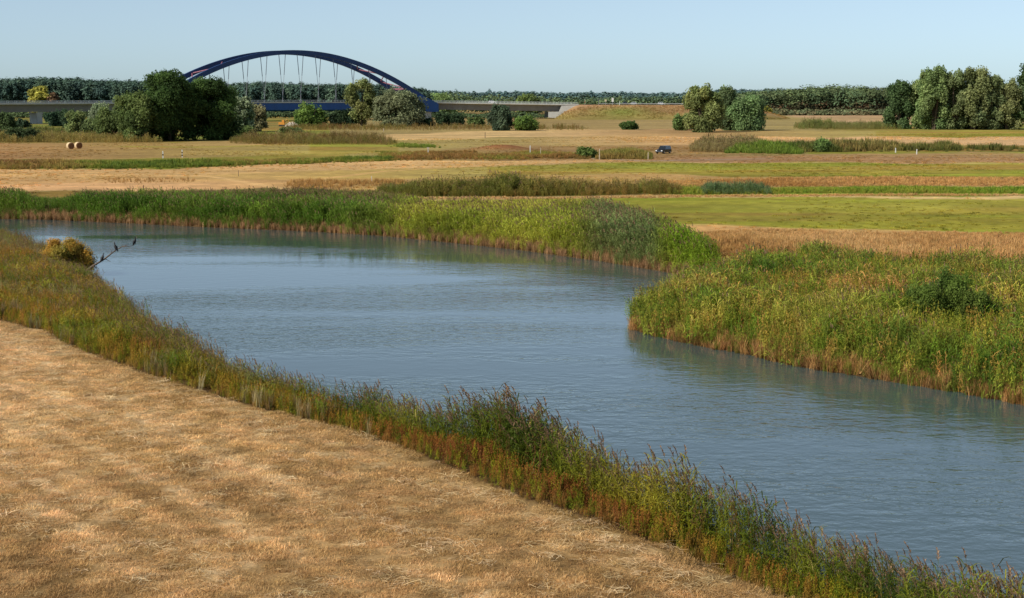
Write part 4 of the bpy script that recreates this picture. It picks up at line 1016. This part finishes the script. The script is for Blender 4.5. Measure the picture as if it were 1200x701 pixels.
# ------------------------------------------------------------------ vehicles
M_TYRE = plain('tyre_rubber', (.015, .015, .016), .85, noise=.1); M_RIM = plain('rim_metal', (.45, .45, .47), .35, metal=.8, noise=.05)
M_GLASS = plain('car_glass', (.015, .02, .025), .06, spec=.9, noise=.02); M_LAMP = plain('lamp_lens', (.75, .78, .8), .15, spec=.8, noise=.03); M_TAIL = plain('tail_lens', (.35, .02, .02), .2, noise=.05)
def car(label, group, loc, rz, col, suv=False, van=False):
    paint = plain('car_paint', tuple(col), .28, spec=.5, noise=.03, coat=.3)
    root = empty('parked_car' if suv else 'car', loc, rz); tag(root, label, 'car', group)
    Ln, W, Ht = (4.5, .93, 1.72) if suv else (4.35, .88, 1.45)
    h0 = .28 if suv else .2; hb = .98 if suv else .86; l = Ln / 2
    prof = [(-l, h0 + .12), (-l + .06, hb - .12), (-l + .35, hb), (l - 1.35, hb), (l - .35, hb - .12), (l - .04, hb - .32), (l, h0 + .15), (l - .15, h0), (-l + .12, h0)]
    mb = MB(); n_ = len(prof); vs = []
    for yy, k in ((-W, .97), (-W * .9, 1.0), (W * .9, 1.0), (W, .97)): 
        vs += [(x * (1.0 if abs(yy) < W else .985), yy, h0 + (z_ - h0) * k) for x, z_ in prof]
    fs = []
    for r in range(3):
        for k in range(n_): fs.append((r*n_+k, r*n_+(k+1) % n_, (r+1)*n_+(k+1) % n_, (r+1)*n_+k))
    fs += [tuple(range(n_))[::-1], tuple(range(3*n_, 4*n_))]; mb.add(vs, fs)
    rr = (-l + (.25 if suv else .75), l - 1.95); fr = (-l + .05 if suv else -l + .3, l - 1.25)
    wt, wb = W * .78, W * .95
    cab = [(fr[0], -wb, hb - .02), (fr[1], -wb, hb - .02), (fr[1], wb, hb - .02), (fr[0], wb, hb - .02), (rr[0], -wt, Ht), (rr[1], -wt, Ht), (rr[1], wt, Ht), (rr[0], wt, Ht)]
    mb.add(cab, [(4,5,6,7),(0,1,5,4),(1,2,6,5),(2,3,7,6),(3,0,4,7)])
    mb.build('body', paint, root)
    c8 = [np.array(c_) for c_ in cab]
    def pane(i, j, k, m_, a, b_, lo, hi):
        B0, B1, T1, T0 = c8[i], c8[j], c8[k], c8[m_]
        f = lambda s, t: (B0 * (1-s) + B1 * s) * (1-t) + (T0 * (1-s) + T1 * s) * t
        nn = np.cross(B1 - B0, T0 - B0); nn = nn / np.linalg.norm(nn) * .012
        m1 = MB(); m1.add([f(a, lo) + nn, f(b_, lo) + nn, f(b_, hi) + nn, f(a, hi) + nn], [(0,1,2,3)]); m1.build('window', M_GLASS, root)
    for a, b_ in ((.06, .48), (.52, .94)): pane(0, 1, 5, 4, a, b_, .12, .88); pane(2, 3, 7, 6, a, b_, .12, .88)
    pane(1, 2, 6, 5, .06, .94, .08, .92); pane(3, 0, 4, 7, .08, .92, .15, .88)
    for sx in (-l + .85, l - .85):
        for sy in (-1, 1):
            m1 = MB(); r_ = .36 if suv else .31; m1.tube([(sx, sy * (W - .2), r_), (sx, sy * (W + .015), r_)], r_, 14); w_ = m1.build('wheel', M_TYRE, root)
            m2 = MB(); m2.tube([(sx, sy * (W - .05), r_), (sx, sy * (W + .03), r_)], r_ * .6, 10); m2.build('rim', M_RIM, w_)
    for sy in (-1, 1):
        m1 = MB(); m1.box((l - .06, sy * (W - .25), hb - .28), (.09, .17, .09)); m1.build('headlight', M_LAMP, root)
        m1 = MB(); m1.box((-l + .03, sy * (W - .18), hb - .2), (.05, .12, .12)); m1.build('tail_light', M_TAIL, root)
    return root
p = G(777.5, 180); car('dark blue black off road car parked on the dirt track', None, (p[0], p[1], float(gz(np.array([p[0]]), np.array([p[1]]))[0])), math.radians(238), (.010, .011, .014), suv=True)
def on_road(u): 
    uu, _ = survey(road[:, 0], road[:, 1], road[:, 2]); i = int(np.argmin(np.abs(uu - u))); i = min(max(i, 1), len(road) - 2)
    t_ = road[i+1] - road[i-1]; return road[i], math.atan2(t_[1], t_[0])
for u, off, cc, lb in ((772, 2.2, lin(222,226,226), 'white car driving on the embankment right of the dark one'), (735.5, 2.2, (.02, .022, .025), 'dark car driving along the embankment road'), (741.5, -2.4, lin(210,214,216), 'small silver car right behind the dark one on the embankment')):
    q, r_ = on_road(u); nn = np.array([math.sin(r_), -math.cos(r_)])
    car(lb, 'cars on the embankment and bridge', (q[0] + nn[0] * off, q[1] + nn[1] * off, q[2] + .04), r_ + (0 if off > 0 else math.pi), cc)
q = bl_w(pathR[10]); q2 = bl_w(pathR[11]); r_ = math.atan2(q2[1] - q[1], q2[0] - q[0])
car('white car crossing the right approach deck of the bridge', 'cars on the embankment and bridge', (q[0] + math.sin(r_) * 3.2, q[1] - math.cos(r_) * 3.2, q[2] + .034), r_, lin(232,232,232))

# ------------------------------------------------------------------ posts, signs, stakes
M_WHITE = plain('white_paint', (.62, .62, .59), .5, noise=.06); M_BLACK = plain('black_band', (.02, .02, .02), .5, noise=.05); M_WOOD = plain('weathered_wood', tuple(lin(120,104,84)), .85, noise=.3, scale=6); M_LW = plain('pale_wood', tuple(lin(196,180,156)), .8, noise=.2, scale=6)
def G3(u, v): p = G(u, v); return (p[0], p[1], float(gz(np.array([p[0]]), np.array([p[1]]))[0]))
def post(name, label, cat, u, vb, vt, wpx, mat, bands=None, group=None, cap=True):
    loc = G3(u, vb); k = loc[1] / F; h = (vb - vt) * k + .05; w = max(wpx * k * .36, .03)
    root = empty(name, loc); tag(root, label, cat, group)
    mb = MB(); mb.box((0, 0, h / 2 - .15), (w, w, h / 2 + .15), (1, .2), taper=.92)
    mb.add([(-w*.92,-w*.92,h),(w*.92,-w*.92,h),(w*.92,w*.92,h),(-w*.92,w*.92,h),(0,0,h+w*1.2)], [(0,1,4),(1,2,4),(2,3,4),(3,0,4)])
    mb.build('shaft', mat, root)
    for a, b_ in (bands or []):
        m1 = MB(); m1.box((0, 0, h * (a + b_) / 2), (w * 1.08, w * 1.08, h * (b_ - a) / 2), (1, .2)); m1.build('band', M_BLACK, root)
    return root
MP = 'black banded white marker posts'
post('marker_post', 'left black banded white marker post below the dark oaks', 'marker post', 191, 185.5, 178, 1.9, M_WHITE, [(.42, .62)], MP)
post('marker_post', 'right black banded white marker post, the further one below the dark oaks', 'marker post', 213.5, 184.5, 176.5, 1.7, M_WHITE, [(.2, .4), (.58, .76)], MP)
SP = 'stakes along the dirt track'
for nm, lb, u, vb, vt, w, mt in (
    ('stake', 'white stake furthest left along the dirt track', 621.3, 181, 171.5, 1.3, M_WHITE),
    ('stake', 'short grey stake just right of the furthest left white one', 633.5, 182, 173.5, .9, M_LW),
    ('stake', 'thin white stake in front of the round dark bush', 683.3, 183.5, 173, 1.0, M_WHITE),
    ('stake', 'tan wooden stake right of the round dark bush', 702.5, 187, 175.5, 1.2, M_LW),
    ('stake', 'left one of two close thin stakes in the bramble scrub', 736.5, 183, 177, .8, M_LW),
    ('stake', 'right one of two close thin stakes in the bramble scrub', 738.7, 183.5, 177.5, .8, M_LW),
    ('stake', 'grey wooden stake nearest the parked dark car', 759.5, 187.5, 179, 1.1, M_LW),
    ('stake', 'left short white stake below the right meadow scrub', 1049.5, 179, 174, 1.4, M_WHITE),
    ('stake', 'right short white stake below the right meadow scrub', 1074.3, 181, 175.5, 1.4, M_WHITE),
    ('stake', 'dark thin stake on the straw field by the wheel track', 279.5, 206.5, 200, .9, M_WOOD),
    ('stake', 'short pale stake on the straw grass above the far reeds', 435.5, 212.5, 207, .9, M_WHITE),
    ('stake', 'dark stake on the meadow before the dark deck tree', 568.5, 161.5, 155.5, 1.0, M_WOOD),
    ('stake', 'small pale stake before the low brown reed belt', 449.5, 154.5, 151, 1.0, M_LW),
    ('stake', 'grey stake in the straw grass behind the spit reeds', 1113.5, 304, 290, 1.5, M_WOOD)):
    post(nm, lb, 'stake', u, vb, vt, w, mt, None, SP if 600 < u < 770 else None)
b_ = post('nest_box_post', 'white post with a small box on top in the middle meadow', 'post', 501.7, 181.5, 175, 1.2, M_WHITE)
kb = b_.location.y / F
m1 = MB(); m1.box((0, 0, 7.2 * kb), (1.2 * kb, 1.0 * kb, 1.0 * kb)); m1.box((0, 0, 8.4 * kb), (1.5 * kb, 1.3 * kb, .2 * kb)); m1.build('box', M_LW, b_)
def road_sign(label, u, vb, vt, pw, ph, mat, off=6.8, band=None):
    q, r_ = on_road(u); nn = np.array([math.sin(r_), -math.cos(r_)]); k = q[1] / F
    h = (vb - vt) * k
    root = empty('road_sign', (q[0] + nn[0] * off, q[1] + nn[1] * off, q[2] - .12), r_); tag(root, label, 'road sign', 'signs on the embankment')
    m1 = MB(); m1.tube([(0, 0, -.3), (0, 0, h)], .07 if pw else .14, 6); m1.build('post', M_GALV if pw else mat, root)
    if pw:
        m1 = MB(); m1.box((0, -.12, h - ph * k / 2), (pw * k / 2, .03, ph * k / 2)); m1.build('panel', mat, root)
    if band:
        m1 = MB(); m1.tube([(0, 0, h * .35), (0, 0, h * .6)], .16, 6); m1.build('band', band, root)
M_SRED = plain('sign_red', tuple(lin(190,60,50)), .5, noise=.06); M_SY = plain('sign_beige', tuple(lin(196,186,160)), .5, noise=.06); M_SB = plain('sign_back_grey', tuple(lin(120,122,122)), .5, noise=.06)
road_sign('tall white sign panel on a post above the embankment', 717, 123.5, 115.5, 2.4, 4.6, M_WHITE)
road_sign('small beige sign just left of the tall white panel', 709, 123.5, 117.5, 2.2, 2.2, M_SY)
road_sign('white roadside post with a red band, nearest the tall white panel', 687.5, 123.5, 117, 0, 0, M_WHITE, band=M_SRED)
road_sign('white roadside post with a red band, nearest the abutment', 681.3, 123.5, 117.5, 0, 0, M_WHITE, band=M_SRED)
road_sign('thin beige roadside post closest to the bridge end', 674.5, 123.5, 117.5, 0, 0, M_SY)
road_sign('thin grey post between the banded posts and beige sign', 697.5, 123.5, 117, 0, 0, M_SB)
road_sign('low white delineator on the embankment right of the signs', 729, 125.5, 121.5, 0, 0, M_WHITE, off=8.5)

# ------------------------------------------------------------------ hay bales
m, nt, out = new_mat('hay_bale'); L = nt.links.new
tc = N(nt, 'ShaderNodeTexCoord'); vc = N(nt, 'ShaderNodeAttribute'); vc.attribute_name = 'vc'
nzn = N(nt, 'ShaderNodeTexNoise'); nzn.inputs['Scale'].default_value = 9; nzn.inputs['Detail'].default_value = 6; L(tc.outputs['Object'], nzn.inputs['Vector'])
mr = N(nt, 'ShaderNodeMapRange'); mr.inputs[1].default_value = .3; mr.inputs[2].default_value = .7; mr.inputs[3].default_value = .7; mr.inputs[4].default_value = 1.25; L(nzn.outputs[0], mr.inputs[0])
mx = N(nt, 'ShaderNodeMix'); mx.data_type = 'RGBA'; mx.blend_type = 'MULTIPLY'; mx.inputs[0].default_value = 1; L(vc.outputs['Color'], mx.inputs[6]); L(mr.outputs[0], mx.inputs[7])
b = N(nt, 'ShaderNodeBsdfPrincipled'); b.inputs['Roughness'].default_value = .9; L(mx.outputs[2], b.inputs['Base Color']); L(b.outputs[0], out.inputs[0])
M_HAY = m
def bale(label, u, vb, rz):
    loc = G3(u, vb); r = .83; wl = .75
    mb = MB(); rings = [(-wl, .0), (-wl, .45), (-wl - .02, .9), (-wl + .05, 1.0), (-.3, 1.015), (.3, 1.015), (wl - .05, 1.0), (wl + .02, .9), (wl, .45), (wl, 0)]
    n_ = 28; vs = []; fs = []; cs = []
    for i, (x, k) in enumerate(rings):
        for j in range(n_):
            a = 2 * math.pi * j / n_; rr = max(k, .02) * r * (1 + .02 * math.sin(3 * a + i)); z_ = math.cos(a) * rr
            if z_ < -r * .94: z_ = -r * .94
            vs.append((x, math.sin(a) * rr, r * .94 + z_)); cs.append((*(lin(212,188,146) if 3 <= i <= 6 else lin(126,88,52) * (.8 + .3 * (i % 2))), 1))  # sunlit side and shadowed ends are put into the hay colour
    for i in range(len(rings) - 1):
        for j in range(n_): fs.append((i*n_+j, (i+1)*n_+j, (i+1)*n_+(j+1) % n_, i*n_+(j+1) % n_))
    mb.add(vs, fs, cs); o = mb.build('hay_bale', M_HAY, None, loc, True); o.rotation_euler = (0, 0, rz)
    tag(o, label, 'hay bale', 'round hay bales')
bale('left round hay bale with its dark end facing front', 82.5, 174.8, math.radians(-58))
bale('right round hay bale, partly behind the left one', 92.0, 174.2, math.radians(-58))

# ------------------------------------------------------------------ digger and stone heap below the arch
M_OR = plain('orange_paint', tuple(lin(206,140,48)), .5, noise=.12); M_DKS = plain('dark_steel', (.03, .03, .03), .6, noise=.1); M_STONE = plain('pale_stone', tuple(lin(172,162,146)), .9, noise=.3, scale=1)
q = at(331, 148.5, 690); rt = empty('excavator', (q.x, q.y, max(q.z, 0) - .05)); tag(rt, 'orange digger standing left of the pale heap under the bridge', 'excavator')
for sy in (-1, 1):
    m1 = MB(); pr = [(-1.5, .35), (-1.3, .08), (1.3, .08), (1.5, .35), (1.3, .75), (-1.3, .75)]
    vs = [(x, sy * .75 + dy, z_) for dy in (-.25, .25) for x, z_ in pr]; m1.add(vs, [tuple(range(6)), tuple(range(11, 5, -1))] + [(k, (k+1) % 6, 6 + (k+1) % 6, 6 + k) for k in range(6)]); m1.build('track', M_DKS, rt)
m1 = MB(); m1.box((-.3, 0, 1.35), (1.3, 1.0, .5), taper=.94); m1.box((.35, -.35, 2.3), (.55, .45, .55), taper=.85); m1.build('body', M_OR, rt)
m1 = MB(); m1.box((.4, -.36, 2.34), (.57, .40, .38), taper=.88); m1.build('cab_window', M_GLASS, rt)
m1 = MB(); m1.tube([(.8, .35, 1.5), (1.8, .35, 3.0), (2.7, .35, 2.4)], [.18, .16, .13], 6); m1.tube([(2.7, .35, 2.4), (2.9, .35, 1.0)], [.12, .10], 6); m1.build('boom', M_OR, rt)
m1 = MB(); m1.add([(2.6,.0,1.0),(3.2,.0,1.0),(3.1,.0,.45),(2.6,.0,.3),(2.6,.7,1.0),(3.2,.7,1.0),(3.1,.7,.45),(2.6,.7,.3)], [(0,1,2,3),(7,6,5,4),(1,5,6,2),(2,6,7,3),(0,3,7,4)]); m1.build('bucket', M_DKS, rt)
def heap(name, label, cat, u, vb, D, w, h, n, mat, seed):
    q = at(u, vb, D); rs = np.random.RandomState(seed); mb = MB()
    nx, ny = 22, 12; vs = []; fs = []
    for i in range(nx):
        for j in range(ny):
            x = (i / (nx - 1) - .5) * w; y = (j / (ny - 1) - .5) * w * .5; r = max(0, 1 - (2 * x / w) ** 2 - (4 * y / w) ** 2)
            vs.append((x, y, h * r * (.7 + .6 * rs.rand()) - .05))
    for i in range(nx - 1):
        for j in range(ny - 1): fs.append((i*ny+j, (i+1)*ny+j, (i+1)*ny+j+1, i*ny+j+1))
    mb.add(vs, fs); o = mb.build(name, mat, None, (q.x, q.y, 0)); tag(o, label, cat)
heap('stone_heap', 'pale stone heap right of the orange digger under the bridge', 'heap', 342, 149, 688, 6.5, 1.8, 0, M_STONE, 5)

# ------------------------------------------------------------------ orange willow bush, dead branch and birds on the near bank
T('willow_bush', 'orange brown willow bush at the water edge beside the dead branch', 'shrub', 76, 318, 276, 74, 'sallow', [(180,130,50),(162,122,48),(116,108,44),(190,142,58)], D=126, seed=90, px=.8, z0=-.9, cover=.55)
T('willow_bush', 'dark green willow bush standing in the spit reeds', 'shrub', 1100, 398, 308, 84, 'sallow', [(74,88,30),(96,106,42),(62,78,28)], D=89, seed=91, px=1.0, z0=-.05, cover=.5)
T('willow_bush', 'smaller dark bush right of the willow in the spit reeds', 'shrub', 1136, 396, 336, 52, 'sallow', [(84,96,36),(104,108,46)], D=88, seed=92, px=1.0, z0=-.05, cover=.55)
DB = 121.0
P = [at(u, v, DB) for u, v in ((100, 318), (108, 312), (114, 308.5), (120, 304.5), (127, 298.5), (132, 294.5), (138, 291.2), (144, 288.8), (150, 290.0))]
P = [P[i] + Vector((0, .25 * i, 0)) for i in range(9)]
M_DEAD = plain('dead_wood', tuple(lin(112,96,82)), .85, noise=.35, scale=5)
broot2 = MB(); broot2.tube([tuple(p) for p in P[:8]], [.085, .08, .07, .062, .052, .042, .03, .02], 7)
broot2.tube([tuple(P[6]), tuple(P[6] + Vector((.5, .1, .02))), tuple(P[8])], [.03, .025, .012], 5)
broot2.tube([tuple(P[2]), tuple(P[2] + Vector((.25, 0, .35)))], [.04, .015], 5)
broot2.tube([tuple(P[4]), tuple(P[4] + Vector((-.05, 0, .40)))], [.03, .01], 5)
broot2.tube([tuple(P[3]), tuple(P[3] + Vector((.5, -.2, -.2)))], [.035, .01], 5)
dead = broot2.build('dead_branch', M_DEAD, None, (0, 0, 0), True); tag(dead, 'bare dead branch leaning out over the river', 'branch')
org = P[0].copy()
for vtx in dead.data.vertices: vtx.co -= org
dead.location = org
M_BIRD = plain('dark_plumage', (.018, .017, .018), .55, spec=.3, noise=.3, scale=6); M_BILL = plain('horn_bill', (.35, .26, .12), .5, noise=.1)
def bird(label, p, rz, scale=1.0, upright=1.0):
    """perched dark water bird: body, folded wings, neck, head and tail in one skin"""
    root = empty('bird', p, rz); tag(root, label, 'bird', 'dark birds perched on the dead branch')
    sp = [(-.20, -.16, .012, .05), (-.17, -.08, .03, .06), (-.12, .03, .06, .07), (-.05, .14, .095, .10), (.0, .25, .105, .11), (.03, .34, .085, .085), (.045, .41, .052, .052), (.05, .47, .040, .040), (.06, .53, .038, .036), (.085, .575, .045, .040), (.125, .585, .030, .026), (.15, .582, .012, .012)]
    mb = MB(); vs = []; fs = []; n_ = 12
    for i, (x, z_, a, b_) in enumerate(sp):
        x0, z0 = sp[max(i-1, 0)][:2]; x1, z1 = sp[min(i+1, len(sp)-1)][:2]; t_ = np.array([x1 - x0, z1 - z0]); t_ /= np.linalg.norm(t_)
        for k in range(n_):
            q_ = 2 * math.pi * k / n_; nx_, nz_ = -t_[1], t_[0]
            vs.append((x + nx_ * a * math.cos(q_), b_ * math.sin(q_), z_ + nz_ * a * math.cos(q_) + .08))
    for i in range(len(sp) - 1):
        for k in range(n_): fs.append((i*n_+k, i*n_+(k+1) % n_, (i+1)*n_+(k+1) % n_, (i+1)*n_+k))
    fs += [tuple(range(n_))[::-1], tuple((len(sp)-1)*n_ + k for k in range(n_))]
    mb.add(vs, fs)
    for sy in (-1, 1):
        mb.add([(.03, sy * .085, .40), (-.09, sy * .115, .36), (-.17, sy * .075, .04), (-.10, sy * .10, .06), (.0, sy * .115, .2)], [(0,1,4), (1,2,3), (1,3,4)])
        mb.tube([(-.01, sy * .05, .15), (.0, sy * .05, .02), (.05, sy * .055, .0)], [.022, .013, .012], 5)
    mb.build('body', M_BIRD, root, smooth=True)
    m1 = MB(); m1.tube([(.145, 0, .663), (.19, 0, .66), (.215, 0, .645)], [.013, .009, .003], 6); m1.build('bill', M_BILL, root)
    root.scale = (scale * .98, scale * 1.12, scale * .86)
bird('lowest dark bird, perched near the foot of the dead branch', P[2] + Vector((.28, 0, .10)), math.radians(35), 1.0)
bird('middle dark bird, perched half way up the dead branch', P[4] + Vector((.30, 0, .22)), math.radians(160), 1.02)
bird('topmost dark bird, perched at the tip of the dead branch', P[8] + Vector((.06, 0, .02)), math.radians(-30), 1.0)

# ------------------------------------------------------------------ light, sky, camera
EL = math.radians(36); AZV = Vector((-.84, -.54, 0)).normalized()
sun = bpy.data.lights.new('sun', 'SUN'); sun.energy = 5.0; sun.angle = math.radians(.55); sun.color = (1.0, .93, .82)
so = bpy.data.objects.new('sun', sun); COL.objects.link(so)
sd = Vector((AZV.x * math.cos(EL), AZV.y * math.cos(EL), math.sin(EL))); so.rotation_euler = sd.to_track_quat('Z', 'Y').to_euler(); so.location = sd * 200
w = bpy.data.worlds.new('World'); S.world = w; w.use_nodes = True; nt = w.node_tree; nt.nodes.clear()
out = nt.nodes.new('ShaderNodeOutputWorld'); bg = nt.nodes.new('ShaderNodeBackground'); sky = nt.nodes.new('ShaderNodeTexSky')
sky.sky_type = 'NISHITA'; sky.sun_disc = False; sky.sun_elevation = EL; sky.sun_rotation = math.atan2(sd.x, sd.y)
sky.air_density = .7; sky.dust_density = 1.3; sky.ozone_density = 2.6; sky.altitude = 1500
bg.inputs[1].default_value = .113
hs = nt.nodes.new('ShaderNodeHueSaturation'); hs.inputs['Saturation'].default_value = .52
tn = nt.nodes.new('ShaderNodeMix'); tn.data_type = 'RGBA'; tn.blend_type = 'MULTIPLY'; tn.inputs[0].default_value = 1; tn.inputs[7].default_value = (.87, 1.01, 1.07, 1)
nt.links.new(sky.outputs[0], hs.inputs['Color']); nt.links.new(hs.outputs[0], tn.inputs[6]); nt.links.new(tn.outputs[2], bg.inputs[0]); nt.links.new(bg.outputs[0], out.inputs[0])
cam = bpy.data.cameras.new('camera'); co = bpy.data.objects.new('camera', cam); COL.objects.link(co)
cam.sensor_fit = 'HORIZONTAL'; cam.sensor_width = 36; cam.lens = F / 1200 * 36; cam.clip_start = .5; cam.clip_end = 40000
co.location = (0, 0, H); co.rotation_euler = (math.pi / 2 - PITCH, 0, 0); S.camera = co
S.render.engine = 'CYCLES'
S.view_settings.view_transform = 'Standard'; S.view_settings.look = 'None'; S.view_settings.exposure = 0; S.view_settings.gamma = 1
S.cycles.max_bounces = 6; S.cycles.diffuse_bounces = 2; S.cycles.transmission_bounces = 4; S.cycles.transparent_max_bounces = 4
